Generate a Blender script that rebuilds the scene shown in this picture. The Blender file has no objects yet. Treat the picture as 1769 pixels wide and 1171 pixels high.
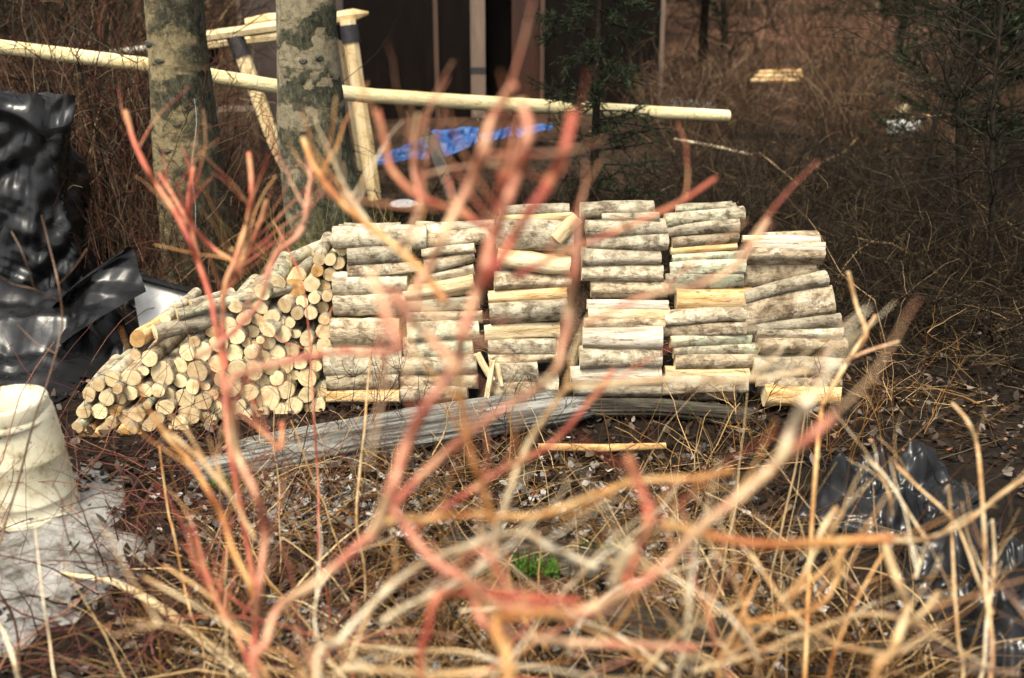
import bpy, math, random
import numpy as np
from mathutils import Vector, noise, Quaternion

# ------------------------------------------------------------------ camera, world, light, exposure
scene = bpy.context.scene
COL = scene.collection
PITCH, CAMH, F = math.radians(20.0), 1.75, 1769.0

cam_d = bpy.data.cameras.new('camera')
cam = bpy.data.objects.new('camera', cam_d)
COL.objects.link(cam)
cam.location = (0, 0, CAMH)
cam.rotation_euler = (math.radians(90) - PITCH, 0, 0)
cam_d.lens = 36
cam_d.sensor_width = 36
cam_d.clip_end = 600
cam_d.dof.use_dof = True
cam_d.dof.focus_distance = 4.2
cam_d.dof.aperture_fstop = 1.85
scene.camera = cam

SUN_EL, SUN_ROT = math.radians(60), math.radians(205)
world = bpy.data.worlds.new('World')
scene.world = world
world.use_nodes = True
wn, wl = world.node_tree.nodes, world.node_tree.links
bg = wn['Background']
sky = wn.new('ShaderNodeTexSky')
sky.sky_type = 'NISHITA'
sky.sun_disc = False
sky.sun_elevation = SUN_EL
sky.sun_rotation = SUN_ROT
sky.dust_density = 4.0
sky.air_density = 1.0
hs = wn.new('ShaderNodeHueSaturation')
hs.inputs['Saturation'].default_value = 0.05
wl.new(sky.outputs[0], hs.inputs['Color'])
wl.new(hs.outputs[0], bg.inputs['Color'])
bg.inputs['Strength'].default_value = 0.085

sun_d = bpy.data.lights.new('sun', 'SUN')
sun_d.energy = 1.5
sun_d.angle = math.radians(16)
sun_d.color = (1.0, 0.90, 0.70)
sun = bpy.data.objects.new('sun', sun_d)
COL.objects.link(sun)
sd = Vector((math.sin(SUN_ROT) * math.cos(SUN_EL), math.cos(SUN_ROT) * math.cos(SUN_EL), math.sin(SUN_EL)))
sun.rotation_euler = sd.to_track_quat('Z', 'Y').to_euler()
sun.location = sd * 20

vs = scene.view_settings
vs.view_transform = 'Standard'
vs.look = 'None'
vs.exposure = 1.86
vs.gamma = 1.0
vs.use_curve_mapping = False
scene.cycles.use_denoising = True
scene.cycles.max_bounces = 6
scene.cycles.transparent_max_bounces = 6

# ------------------------------------------------------------------ helpers
rng = np.random.default_rng(7)
R = random.Random(11)
CP, SP = math.cos(PITCH), math.sin(PITCH)


def ray(u, v):
    dx, dy = (u - 884.5) / F, -(v - 585.5) / F
    return Vector((dx, CP + dy * SP, -SP + dy * CP))


def at_depth(u, v, z):
    return Vector((0, 0, CAMH)) + ray(u, v) * z


def at_y(u, v, y):
    d = ray(u, v)
    return Vector((0, 0, CAMH)) + d * (y / d.y)


def depth_of(p):
    return p.y * CP - (p.z - CAMH) * SP


def sstep(a, b, x):
    t = min(1, max(0, (x - a) / (b - a)))
    return t * t * (3 - 2 * t)


def gz(x, y):
    z = 0.035 * noise.noise(Vector((x * 0.9, y * 0.9, 3.1))) + 0.012 * noise.noise(Vector((x * 4, y * 4, 1.7)))
    z += 0.12 * noise.noise(Vector((x * 0.25, y * 0.25, 9.0))) * sstep(6, 12, y)
    z += 0.075 * max(0, y - 15) * sstep(15, 26, y)
    return z


def at_ground(u, v):
    d = ray(u, v)
    y = 3.0
    for _ in range(25):
        p = at_y(u, v, y)
        zz = gz(p.x, p.y)
        y = max(0.5, min(150, (CAMH - zz) / -d.z * d.y)) if d.z < 0 else 100
    return at_y(u, v, y)


def tag(o, label=None, cat=None, group=None, kind=None):
    if label:
        o['label'] = label
    if cat:
        o['category'] = cat
    if group:
        o['group'] = group
    if kind:
        o['kind'] = kind
    return o


def link(name, me, parent=None):
    o = bpy.data.objects.new(name, me)
    COL.objects.link(o)
    if parent is not None:
        o.parent = parent
    return o


def empty(name, loc):
    o = bpy.data.objects.new(name, None)
    o.empty_display_size = 0.1
    COL.objects.link(o)
    o.location = loc
    return o


def mesh_np(name, verts, faces, mats, smooth=True, midx=None):
    """verts (n,3); faces: list of index arrays, each (k, m) with m corners"""
    me = bpy.data.meshes.new(name)
    verts = np.asarray(verts, dtype=np.float32)
    arrs = [np.asarray(f, dtype=np.int32) for f in faces if len(f)]
    loops = np.concatenate([a.ravel() for a in arrs])
    totals = np.concatenate([np.full(len(a), a.shape[1], dtype=np.int32) for a in arrs])
    starts = np.concatenate([[0], np.cumsum(totals)[:-1]]).astype(np.int32)
    me.vertices.add(len(verts))
    me.vertices.foreach_set('co', verts.ravel())
    me.loops.add(len(loops))
    me.loops.foreach_set('vertex_index', loops)
    me.polygons.add(len(totals))
    me.polygons.foreach_set('loop_start', starts)
    me.polygons.foreach_set('loop_total', totals)
    if midx is not None:
        me.polygons.foreach_set('material_index', np.asarray(midx, dtype=np.int32))
    me.polygons.foreach_set('use_smooth', np.full(len(totals), smooth, dtype=bool))
    for m in (mats if isinstance(mats, (list, tuple)) else [mats]):
        me.materials.append(m)
    me.update(calc_edges=True)
    return me


class MB:
    """collects shapes into one mesh"""

    def __init__(self):
        self.v, self.f, self.m, self.n = [], [], [], 0

    def add(self, verts, faces, mi=0):
        self.v.extend([tuple(p) for p in verts])
        for f in faces:
            self.f.append(tuple(i + self.n for i in f))
            self.m.append(mi)
        self.n += len(verts)

    def box(self, c, s, rot=None, mi=0, jit=0.0):
        vs_ = []
        for dx in (-1, 1):
            for dy in (-1, 1):
                for dz in (-1, 1):
                    p = Vector((dx * s[0] / 2, dy * s[1] / 2, dz * s[2] / 2))
                    if jit:
                        p += Vector((R.uniform(-jit, jit), R.uniform(-jit, jit), R.uniform(-jit, jit)))
                    if rot is not None:
                        p = rot @ p
                    vs_.append(p + Vector(c))
        self.add(vs_, [(0, 1, 3, 2), (4, 6, 7, 5), (0, 4, 5, 1), (2, 3, 7, 6), (0, 2, 6, 4), (1, 5, 7, 3)], mi)

    def bar(self, a, b, w, d, up=Vector((0, 1, 0)), mi=0, taper=1.0):
        """rectangular bar from a to b"""
        a, b = Vector(a), Vector(b)
        t = (b - a).normalized()
        s = t.cross(up).normalized()
        n = s.cross(t).normalized()
        vs_ = []
        for p, k in ((a, 1.0), (b, taper)):
            for i, j in ((-1, -1), (1, -1), (1, 1), (-1, 1)):
                vs_.append(p + s * (i * w * k / 2) + n * (j * d * k / 2))
        self.add(vs_, [(0, 1, 2, 3), (7, 6, 5, 4), (0, 4, 5, 1), (1, 5, 6, 2), (2, 6, 7, 3), (3, 7, 4, 0)], mi)

    def tube(self, pts, rads, sides=8, mi=0, mic=None, rough=0.0, seed=0):
        pts = [Vector(p) for p in pts]
        n = len(pts)
        ref = Vector((0.31, 0.2, 0.93))
        t0 = (pts[-1] - pts[0]).normalized()
        if abs(t0.dot(ref)) > 0.9:
            ref = Vector((0.9, 0.4, 0.1))
        vs_, fs = [], []
        for i, p in enumerate(pts):
            t = (pts[min(n - 1, i + 1)] - pts[max(0, i - 1)]).normalized()
            a = t.cross(ref).normalized()
            b = t.cross(a)
            for k in range(sides):
                th = 2 * math.pi * k / sides
                r = rads[i]
                if rough:
                    r *= 1 + rough * noise.noise(Vector((math.cos(th) * 1.3 + seed * 7.7, math.sin(th) * 1.3, i * 0.7)))
                vs_.append(p + a * (math.cos(th) * r) + b * (math.sin(th) * r))
        for i in range(n - 1):
            for k in range(sides):
                k2 = (k + 1) % sides
                fs.append((i * sides + k, (i + 1) * sides + k, (i + 1) * sides + k2, i * sides + k2))
        self.add(vs_, fs, mi)
        m2 = mi if mic is None else mic
        self.add(vs_[:sides], [tuple(range(sides))], m2)
        self.add(vs_[(n - 1) * sides:], [tuple(reversed(range(sides)))], m2)

    def lathe(self, prof, sides=40, c=(0, 0, 0), mi=0):
        vs_, fs = [], []
        for r, z in prof:
            for k in range(sides):
                th = 2 * math.pi * k / sides
                vs_.append(Vector((c[0] + r * math.cos(th), c[1] + r * math.sin(th), c[2] + z)))
        for i in range(len(prof) - 1):
            for k in range(sides):
                k2 = (k + 1) % sides
                fs.append((i * sides + k, i * sides + k2, (i + 1) * sides + k2, (i + 1) * sides + k))
        self.add(vs_, fs, mi)

    def build(self, name, mats, parent=None, smooth=True, origin=None):
        me = bpy.data.meshes.new(name)
        o_ = Vector(origin) if origin is not None else Vector((0, 0, 0))
        me.from_pydata([tuple(Vector(p) - o_) for p in self.v], [], self.f)
        for m in (mats if isinstance(mats, (list, tuple)) else [mats]):
            me.materials.append(m)
        me.polygons.foreach_set('material_index', np.array(self.m, dtype=np.int32))
        me.polygons.foreach_set('use_smooth', np.full(len(self.f), smooth, dtype=bool))
        me.update()
        o = link(name, me, parent)
        if origin is not None:
            o.location = o_
        return o


def tubes_np(P, Rr, sides=3):
    """P (N,M,3), Rr (N,M) -> verts, quads"""
    N, M, _ = P.shape
    T = np.gradient(P, axis=1)
    T /= np.linalg.norm(T, axis=2, keepdims=True) + 1e-9
    ref = np.array([0.37, 0.41, 0.83])
    A = np.cross(T, ref)
    A /= np.linalg.norm(A, axis=2, keepdims=True) + 1e-9
    B = np.cross(T, A)
    th = np.arange(sides) * 2 * np.pi / sides
    V = P[:, :, None, :] + Rr[:, :, None, None] * (np.cos(th)[None, None, :, None] * A[:, :, None, :] + np.sin(th)[None, None, :, None] * B[:, :, None, :])
    idx = np.arange(N * M * sides).reshape(N, M, sides)
    a = idx[:, :-1, :]
    b = idx[:, 1:, :]
    q = np.stack([a, b, np.roll(b, -1, axis=2), np.roll(a, -1, axis=2)], axis=-1).reshape(-1, 4)
    return V.reshape(-1, 3), q


def join_np(parts):
    vs_, fs, n = [], [], 0
    for v, f in parts:
        vs_.append(v)
        fs.append(f + n)
        n += len(v)
    return np.concatenate(vs_), np.concatenate(fs)


def grow(g, start, d, length, segs, wander, grav):
    """random-walk strands: start (N,3), d (N,3), length (N,)"""
    N = len(start)
    P = np.zeros((N, segs + 1, 3))
    P[:, 0] = start
    d = d / (np.linalg.norm(d, axis=1, keepdims=True) + 1e-9)
    for i in range(segs):
        d = d + g.normal(0, wander, (N, 3)) + np.array([0, 0, grav])
        d /= np.linalg.norm(d, axis=1, keepdims=True) + 1e-9
        P[:, i + 1] = P[:, i] + d * (length / segs)[:, None]
    return P


def bush_np(seed, h, spread, nstem, ntwig, nsub, r0, grav=-0.02, lean=0.5, wander=0.16, foot=0.2):
    g = np.random.default_rng(seed)
    st = np.zeros((nstem, 3))
    ang = g.uniform(0, 2 * np.pi, nstem)
    rad = foot * spread * np.sqrt(g.uniform(0, 1, nstem))
    st[:, 0], st[:, 1] = np.cos(ang) * rad, np.sin(ang) * rad
    st[:, 2] = -0.05
    d = np.stack([np.cos(ang) * lean * g.uniform(0.1, 1.2, nstem), np.sin(ang) * lean * g.uniform(0.1, 1.2, nstem), np.ones(nstem)], 1)
    L = h * g.uniform(0.6, 1.15, nstem)
    P = grow(g, st, d, L, 8, wander, grav)
    rr = r0 * g.uniform(0.6, 1.2, nstem)[:, None] * np.linspace(1, 0.3, 9)[None, :]
    out = [tubes_np(P, rr, 4 if r0 > 0.006 else 3)]

    def sub(P, n, lmin, lmax, r, segs=5):
        i = g.integers(0, len(P), n)
        m = P.shape[1]
        j = g.integers(max(1, m // 4), m, n)
        base = P[i, j]
        pd = P[i, j] - P[i, j - 1]
        pd /= np.linalg.norm(pd, axis=1, keepdims=True) + 1e-9
        dd = pd + g.normal(0, 0.65, (n, 3))
        Ln = g.uniform(lmin, lmax, n)
        Q = grow(g, base, dd, Ln, segs, 0.2, grav + 0.02)
        q = r * g.uniform(0.6, 1.2, n)[:, None] * np.linspace(1, 0.35, segs + 1)[None, :]
        out.append(tubes_np(Q, q, 3))
        return Q
    if ntwig:
        Q = sub(P, ntwig, 0.2 * h, 0.5 * h, r0 * 0.55)
        if nsub:
            sub(Q, nsub, 0.08 * h, 0.25 * h, r0 * 0.34, 4)
    return join_np(out)


def place_np(vf, x, y, z, rot, s):
    v, f = vf
    c, sn = math.cos(rot), math.sin(rot)
    w = np.empty_like(v)
    w[:, 0] = (v[:, 0] * c - v[:, 1] * sn) * s + x
    w[:, 1] = (v[:, 0] * sn + v[:, 1] * c) * s + y
    w[:, 2] = v[:, 2] * s + z
    return w, f


# ------------------------------------------------------------------ materials
def new_mat(name):
    m = bpy.data.materials.new(name)
    m.use_nodes = True
    return m, m.node_tree.nodes, m.node_tree.links, m.node_tree.nodes['Principled BSDF']


def ramp(nd, stops, interp='LINEAR'):
    r = nd.new('ShaderNodeValToRGB')
    e = r.color_ramp.elements
    r.color_ramp.interpolation = interp
    while len(e) < len(stops):
        e.new(0.5)
    for el, (p, c) in zip(e, stops):
        el.position = p
        el.color = (*c, 1)
    return r


def mix(nd, ln, fac, a, b, mode='MIX'):
    n = nd.new('ShaderNodeMix')
    n.data_type = 'RGBA'
    n.blend_type = mode
    for sock, val in ((n.inputs[0], fac), (n.inputs[6], a), (n.inputs[7], b)):
        if hasattr(val, 'is_output'):
            ln.new(val, sock)
        elif isinstance(val, (int, float)):
            sock.default_value = val
        else:
            sock.default_value = (*val, 1)
    return n.outputs[2]


def coords(nd, ln, scale=(1, 1, 1), rand=True, kind='Object'):
    tc = nd.new('ShaderNodeTexCoord')
    mp = nd.new('ShaderNodeMapping')
    mp.inputs['Scale'].default_value = scale
    ln.new(tc.outputs[kind], mp.inputs[0])
    if rand:
        oi = nd.new('ShaderNodeObjectInfo')
        mu = nd.new('ShaderNodeMath')
        mu.operation = 'MULTIPLY'
        mu.inputs[1].default_value = 37.0
        ln.new(oi.outputs['Random'], mu.inputs[0])
        ln.new(mu.outputs[0], mp.inputs['Location'])
    return mp.outputs[0]


def noise_tex(nd, ln, vec, scale, detail=5, rough=0.6, dist=0.0):
    n = nd.new('ShaderNodeTexNoise')
    n.inputs['Scale'].default_value = scale
    n.inputs['Detail'].default_value = detail
    n.inputs['Roughness'].default_value = rough
    n.inputs['Distortion'].default_value = dist
    ln.new(vec, n.inputs['Vector'])
    return n.outputs['Fac']


def bump(nd, ln, h, bs, strength=0.5, dist=0.01):
    b = nd.new('ShaderNodeBump')
    b.inputs['Strength'].default_value = strength
    b.inputs['Distance'].default_value = dist
    ln.new(h, b.inputs['Height'])
    ln.new(b.outputs[0], bs.inputs['Normal'])


def rand_value(nd, ln, col, lo, hi, island=False):
    if island:
        src = nd.new('ShaderNodeNewGeometry').outputs['Random Per Island']
    else:
        src = nd.new('ShaderNodeObjectInfo').outputs['Random']
    mr = nd.new('ShaderNodeMapRange')
    mr.inputs[3].default_value, mr.inputs[4].default_value = lo, hi
    ln.new(src, mr.inputs[0])
    h = nd.new('ShaderNodeHueSaturation')
    ln.new(mr.outputs[0], h.inputs['Value'])
    ln.new(col, h.inputs['Color'])
    return h.outputs[0]


def mat_noise(name, stops, scale=8, stretch=(1, 1, 1), rough=0.75, bstr=0.4, bdist=0.01, detail=6, rand=True, vary=None, nrough=0.65, spec=None, dist=0.0):
    m, nd, ln, bs = new_mat(name)
    vec = coords(nd, ln, stretch, rand)
    f = noise_tex(nd, ln, vec, scale, detail, nrough, dist)
    r = ramp(nd, stops)
    ln.new(f, r.inputs[0])
    c = r.outputs[0]
    if vary:
        c = rand_value(nd, ln, c, *vary)
    ln.new(c, bs.inputs['Base Color'])
    bs.inputs['Roughness'].default_value = rough
    if spec is not None:
        bs.inputs['Specular IOR Level'].default_value = spec
    if bstr:
        bump(nd, ln, f, bs, bstr, bdist)
    return m


def mat_island(name, stops, rough=0.7, vary_scale=None):
    """colour by mesh island: litter, grass, twigs"""
    m, nd, ln, bs = new_mat(name)
    g = nd.new('ShaderNodeNewGeometry')
    r = ramp(nd, stops)
    ln.new(g.outputs['Random Per Island'], r.inputs[0])
    c = r.outputs[0]
    vec = coords(nd, ln, (1, 1, 1), False)
    f = noise_tex(nd, ln, vec, 14, 4)
    r2 = ramp(nd, [(0.3, (0.55, 0.55, 0.55)), (0.75, (1.25, 1.2, 1.15))])
    ln.new(f, r2.inputs[0])
    c = mix(nd, ln, 0.8, c, r2.outputs[0], 'MULTIPLY')
    ln.new(c, bs.inputs['Base Color'])
    bs.inputs['Roughness'].default_value = rough
    bs.inputs['Specular IOR Level'].default_value = 0.12
    return m


def mat_bark(name, dark, mid, light, lichen=None, lich_amt=0.55, vary=(0.62, 1.22), stretch=(0.8, 1, 1), scale=20):
    m, nd, ln, bs = new_mat(name)
    vec = coords(nd, ln, stretch)
    f = noise_tex(nd, ln, vec, scale, 8, 0.72, 0.3)
    r = ramp(nd, [(0.36, dark), (0.47, mid), (0.58, light)])
    ln.new(f, r.inputs[0])
    c = r.outputs[0]
    vec2 = coords(nd, ln, (1, 1, 1))
    f2 = noise_tex(nd, ln, vec2, 13, 6, 0.7)
    if lichen:
        r2 = ramp(nd, [(lich_amt - 0.05, (0, 0, 0)), (lich_amt + 0.05, (1, 1, 1))])
        ln.new(f2, r2.inputs[0])
        c = mix(nd, ln, r2.outputs[0], c, lichen)
    # lengthwise cracks and small dark scars
    vec3 = coords(nd, ln, (0.4, 1.4, 1.4))
    f3 = noise_tex(nd, ln, vec3, 38, 5, 0.7)
    r3 = ramp(nd, [(0.33, (0.32, 0.25, 0.18)), (0.43, (1, 1, 1))])
    ln.new(f3, r3.inputs[0])
    c = mix(nd, ln, 0.85, c, r3.outputs[0], 'MULTIPLY')
    c = rand_value(nd, ln, c, *vary)
    ln.new(c, bs.inputs['Base Color'])
    bs.inputs['Roughness'].default_value = 0.85
    bs.inputs['Specular IOR Level'].default_value = 0.2
    ad = nd.new('ShaderNodeMath')
    ad.operation = 'ADD'
    ln.new(f, ad.inputs[0])
    ln.new(f3, ad.inputs[1])
    bump(nd, ln, ad.outputs[0], bs, 0.7, 0.012)
    return m


def mat_cut(name, a, b, heart):
    m, nd, ln, bs = new_mat(name)
    tc = nd.new('ShaderNodeTexCoord')
    oi = nd.new('ShaderNodeObjectInfo')
    vec = coords(nd, ln, (1, 1, 1))
    n1 = noise_tex(nd, ln, vec, 24, 5, 0.65)
    # growth rings: sine of radius, disturbed by noise
    sp = nd.new('ShaderNodeSeparateXYZ')
    ln.new(tc.outputs['Object'], sp.inputs[0])
    cb = nd.new('ShaderNodeCombineXYZ')
    ln.new(sp.outputs[1], cb.inputs[1])
    ln.new(sp.outputs[2], cb.inputs[2])
    w = nd.new('ShaderNodeTexWave')
    w.wave_type = 'RINGS'
    w.rings_direction = 'X'
    w.inputs['Scale'].default_value = 75
    w.inputs['Distortion'].default_value = 3
    w.inputs['Detail'].default_value = 2
    ln.new(cb.outputs[0], w.inputs['Vector'])
    r = ramp(nd, [(0.3, a), (0.7, b)])
    ln.new(n1, r.inputs[0])
    rw = ramp(nd, [(0.0, (0.66, 0.56, 0.42)), (0.6, (1, 1, 1))])
    ln.new(w.outputs['Fac'], rw.inputs[0])
    c = mix(nd, ln, 0.5, r.outputs[0], rw.outputs[0], 'MULTIPLY')
    vl = nd.new('ShaderNodeVectorMath')
    vl.operation = 'LENGTH'
    ln.new(cb.outputs[0], vl.inputs[0])
    rh = ramp(nd, [(0.004, (0.55, 0.55, 0.55)), (0.014, (0, 0, 0))])
    ln.new(vl.outputs['Value'], rh.inputs[0])
    c = mix(nd, ln, rh.outputs[0], c, heart)
    at = nd.new('ShaderNodeMath')
    at.operation = 'ARCTAN2'
    ln.new(sp.outputs[1], at.inputs[0])
    ln.new(sp.outputs[2], at.inputs[1])
    ca = nd.new('ShaderNodeCombineXYZ')
    ln.new(at.outputs[0], ca.inputs[0])
    o37 = nd.new('ShaderNodeMath')
    o37.operation = 'MULTIPLY'
    o37.inputs[1].default_value = 61.0
    ln.new(oi.outputs['Random'], o37.inputs[0])
    ln.new(o37.outputs[0], ca.inputs[1])
    nc = noise_tex(nd, ln, ca.outputs[0], 3.2, 3, 0.7)
    rc = ramp(nd, [(0.30, (0.35, 0.25, 0.14)), (0.345, (1, 1, 1))])
    ln.new(nc, rc.inputs[0])
    c = mix(nd, ln, 0.8, c, rc.outputs[0], 'MULTIPLY')
    nw = noise_tex(nd, ln, vec, 11, 6, 0.75)
    rwz = ramp(nd, [(0.36, (0.52, 0.42, 0.30)), (0.50, (1, 1, 1))])
    ln.new(nw, rwz.inputs[0])
    c = mix(nd, ln, 0.75, c, rwz.outputs[0], 'MULTIPLY')
    c = rand_value(nd, ln, c, 0.72, 1.12)
    ln.new(c, bs.inputs['Base Color'])
    bs.inputs['Roughness'].default_value = 0.8
    bump(nd, ln, n1, bs, 0.4, 0.004)
    return m


BARK = {
    'g': mat_bark('bark_grey', (0.10, 0.075, 0.05), (0.27, 0.225, 0.155), (0.44, 0.38, 0.275), (0.52, 0.475, 0.35), 0.58),
    'b': mat_bark('bark_brown', (0.08, 0.054, 0.033), (0.225, 0.17, 0.108), (0.39, 0.315, 0.21), (0.46, 0.405, 0.30), 0.60),
    'l': mat_bark('bark_lichen', (0.07, 0.055, 0.036), (0.225, 0.19, 0.13), (0.37, 0.325, 0.23), (0.43, 0.45, 0.31), 0.53),
    'p': mat_bark('wood_peeled', (0.30, 0.19, 0.085), (0.56, 0.43, 0.24), (0.70, 0.58, 0.37), None, 0.6, (0.9, 1.1), (0.15, 1, 1)),
    'o': mat_bark('wood_orange', (0.20, 0.09, 0.03), (0.50, 0.30, 0.12), (0.68, 0.50, 0.27), None, 0.6, (0.85, 1.1), (0.15, 1, 1)),
    'w': mat_bark('wood_bleached', (0.24, 0.195, 0.14), (0.44, 0.385, 0.30), (0.60, 0.55, 0.45), None, 0.6, (0.9, 1.1), (0.12, 1, 1)),
}
CUT = {
    'c': mat_cut('cut_wood_cream', (0.66, 0.52, 0.28), (0.80, 0.69, 0.44), (0.58, 0.40, 0.18)),
    't': mat_cut('cut_wood_tan', (0.40, 0.29, 0.15), (0.62, 0.49, 0.29), (0.40, 0.22, 0.08)),
    'o': mat_cut('cut_wood_orange', (0.34, 0.17, 0.05), (0.60, 0.38, 0.15), (0.35, 0.15, 0.04)),
    'r': mat_cut('cut_wood_redbrown', (0.13, 0.04, 0.015), (0.22, 0.08, 0.03), (0.1, 0.03, 0.01)),
}
PEELED = mat_bark('peeled_pole_wood', (0.50, 0.36, 0.16), (0.70, 0.57, 0.29), (0.80, 0.68, 0.40), None, 0.6, (0.97, 1.03), (0.12, 1, 1), 14)
SAWN = mat_bark('trestle_wood', (0.42, 0.29, 0.13), (0.66, 0.50, 0.27), (0.76, 0.62, 0.38), None, 0.6, (0.85, 1.08), (0.3, 0.3, 0.1), 12)
GREYWOOD = mat_bark('weathered_wood', (0.022, 0.020, 0.017), (0.125, 0.12, 0.105), (0.26, 0.255, 0.23), (0.06, 0.07, 0.03), 0.68, (0.95, 1.05), (0.06, 1.3, 1.3), 20)
ROTTEN = mat_bark('rotten_wood', (0.006, 0.005, 0.004), (0.026, 0.021, 0.015), (0.075, 0.064, 0.048), (0.03, 0.05, 0.01), 0.62, (0.9, 1.1), (0.1, 1, 1), 18)


def mat_stem(name, a, b, c3):
    m, nd, ln, bs = new_mat(name)
    vec = coords(nd, ln, (1, 1, 1))
    f = noise_tex(nd, ln, vec, 9, 4, 0.6)
    r = ramp(nd, [(0.36, a), (0.47, b), (0.60, c3)])
    ln.new(f, r.inputs[0])
    f2 = noise_tex(nd, ln, vec, 90, 3, 0.6)
    r2 = ramp(nd, [(0.3, (0.7, 0.65, 0.6)), (0.7, (1.15, 1.15, 1.15))])
    ln.new(f2, r2.inputs[0])
    ln.new(mix(nd, ln, 0.8, r.outputs[0], r2.outputs[0], 'MULTIPLY'), bs.inputs['Base Color'])
    bs.inputs['Roughness'].default_value = 0.6
    bump(nd, ln, f2, bs, 0.3, 0.003)
    return m


STEM = {
    'r': mat_stem('stem_red', (0.25, 0.038, 0.022), (0.39, 0.095, 0.05), (0.48, 0.24, 0.11)),
    'k': mat_stem('stem_pink', (0.32, 0.075, 0.045), (0.45, 0.185, 0.11), (0.56, 0.37, 0.21)),
    'o': mat_stem('stem_orange', (0.29, 0.09, 0.02), (0.45, 0.21, 0.06), (0.55, 0.35, 0.15)),
    't': mat_stem('stem_tan', (0.29, 0.14, 0.05), (0.45, 0.275, 0.12), (0.58, 0.44, 0.25)),
    'c': mat_stem('stem_cream', (0.42, 0.28, 0.14), (0.60, 0.48, 0.30), (0.70, 0.61, 0.45)),
    'b': mat_stem('stem_brown', (0.05, 0.025, 0.014), (0.11, 0.055, 0.032), (0.19, 0.115, 0.065)),
}

TW_RED = mat_island('twigs_red_brown', [(0, (0.006, 0.005, 0.004)), (0.30, (0.018, 0.015, 0.010)), (0.36, (0.05, 0.019, 0.012)), (0.72, (0.11, 0.042, 0.026)), (0.80, (0.055, 0.052, 0.030)), (0.92, (0.13, 0.10, 0.06)), (1, (0.26, 0.17, 0.11))])
TW_RUST = mat_island('twigs_rust', [(0, (0.006, 0.005, 0.004)), (0.45, (0.026, 0.018, 0.010)), (0.70, (0.075, 0.042, 0.021)), (0.80, (0.050, 0.045, 0.026)), (0.92, (0.15, 0.095, 0.048)), (1, (0.36, 0.25, 0.14))])
TW_FAR = mat_island('twigs_far_russet', [(0, (0.007, 0.005, 0.004)), (0.35, (0.035, 0.024, 0.014)), (0.6, (0.11, 0.054, 0.029)), (0.8, (0.08, 0.06, 0.036)), (1, (0.33, 0.21, 0.13))])
TW_DARK = mat_island('twigs_dark', [(0, (0.006, 0.0045, 0.0035)), (0.75, (0.022, 0.015, 0.009)), (0.9, (0.05, 0.036, 0.018)), (1, (0.15, 0.105, 0.055))])
TW_FRONT = mat_island('twigs_wine_red', [(0, (0.05, 0.02, 0.018)), (0.55, (0.14, 0.05, 0.04)), (1, (0.30, 0.14, 0.09))])
STRAW = mat_island('straw', [(0, (0.02, 0.010, 0.004)), (0.35, (0.09, 0.042, 0.013)), (0.7, (0.28, 0.15, 0.048)), (1, (0.62, 0.47, 0.26))])
LEAF = mat_island('fallen_leaves', [(0, (0.009, 0.006, 0.0045)), (0.55, (0.028, 0.019, 0.013)), (0.82, (0.07, 0.05, 0.036)), (0.95, (0.17, 0.15, 0.13)), (1, (0.20, 0.075, 0.028))], 0.45)
LEAFPALE = mat_island('pale_leaves', [(0, (0.05, 0.045, 0.04)), (0.5, (0.15, 0.14, 0.13)), (0.85, (0.34, 0.33, 0.31)), (1, (0.5, 0.48, 0.45))], 0.45)
NEEDLE = mat_island('spruce_needles', [(0, (0.006, 0.011, 0.006)), (0.6, (0.017, 0.030, 0.013)), (1, (0.045, 0.065, 0.03))], 0.7)
MOSS = mat_island('moss', [(0, (0.03, 0.07, 0.01)), (1, (0.10, 0.22, 0.03))], 0.9)
OLIVE = mat_island('olive_grass', [(0, (0.07, 0.065, 0.015)), (0.6, (0.16, 0.14, 0.035)), (1, (0.28, 0.24, 0.08))])
DARKBARK = mat_noise('sapling_bark', [(0.36, (0.006, 0.005, 0.004)), (0.6, (0.028, 0.022, 0.015))], 30, rough=0.9, bstr=0.5, spec=0.08)

# ground: dark wet mulch, redder on the far slope
m_ground, nd, ln, bs = new_mat('forest_floor')
vec = coords(nd, ln, (1, 1, 1), False)
f1 = noise_tex(nd, ln, vec, 1.3, 5, 0.6)
f2 = noise_tex(nd, ln, vec, 30, 8, 0.75)
r1 = ramp(nd, [(0.35, (0.010, 0.0075, 0.0055)), (0.55, (0.022, 0.015, 0.010)), (0.7, (0.045, 0.026, 0.016))])
ln.new(f1, r1.inputs[0])
r2 = ramp(nd, [(0.35, (0.35, 0.33, 0.3)), (0.6, (1, 1, 1)), (0.75, (2.3, 2.0, 1.7))])
ln.new(f2, r2.inputs[0])
near = mix(nd, ln, 1.0, r1.outputs[0], r2.outputs[0], 'MULTIPLY')
r3 = ramp(nd, [(0.40, (0.030, 0.016, 0.009)), (0.60, (0.11, 0.056, 0.033))])
ln.new(f1, r3.inputs[0])
far_c = mix(nd, ln, 0.6, r3.outputs[0], r2.outputs[0], 'MULTIPLY')
sp = nd.new('ShaderNodeSeparateXYZ')
ln.new(vec, sp.inputs[0])
mr = nd.new('ShaderNodeMapRange')
mr.inputs[1].default_value, mr.inputs[2].default_value = 9.0, 15.0
ln.new(sp.outputs[1], mr.inputs[0])
ln.new(mix(nd, ln, mr.outputs[0], near, far_c), bs.inputs['Base Color'])
bs.inputs['Roughness'].default_value = 0.85
bs.inputs['Specular IOR Level'].default_value = 0.1
bump(nd, ln, f2, bs, 0.8, 0.03)

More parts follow.
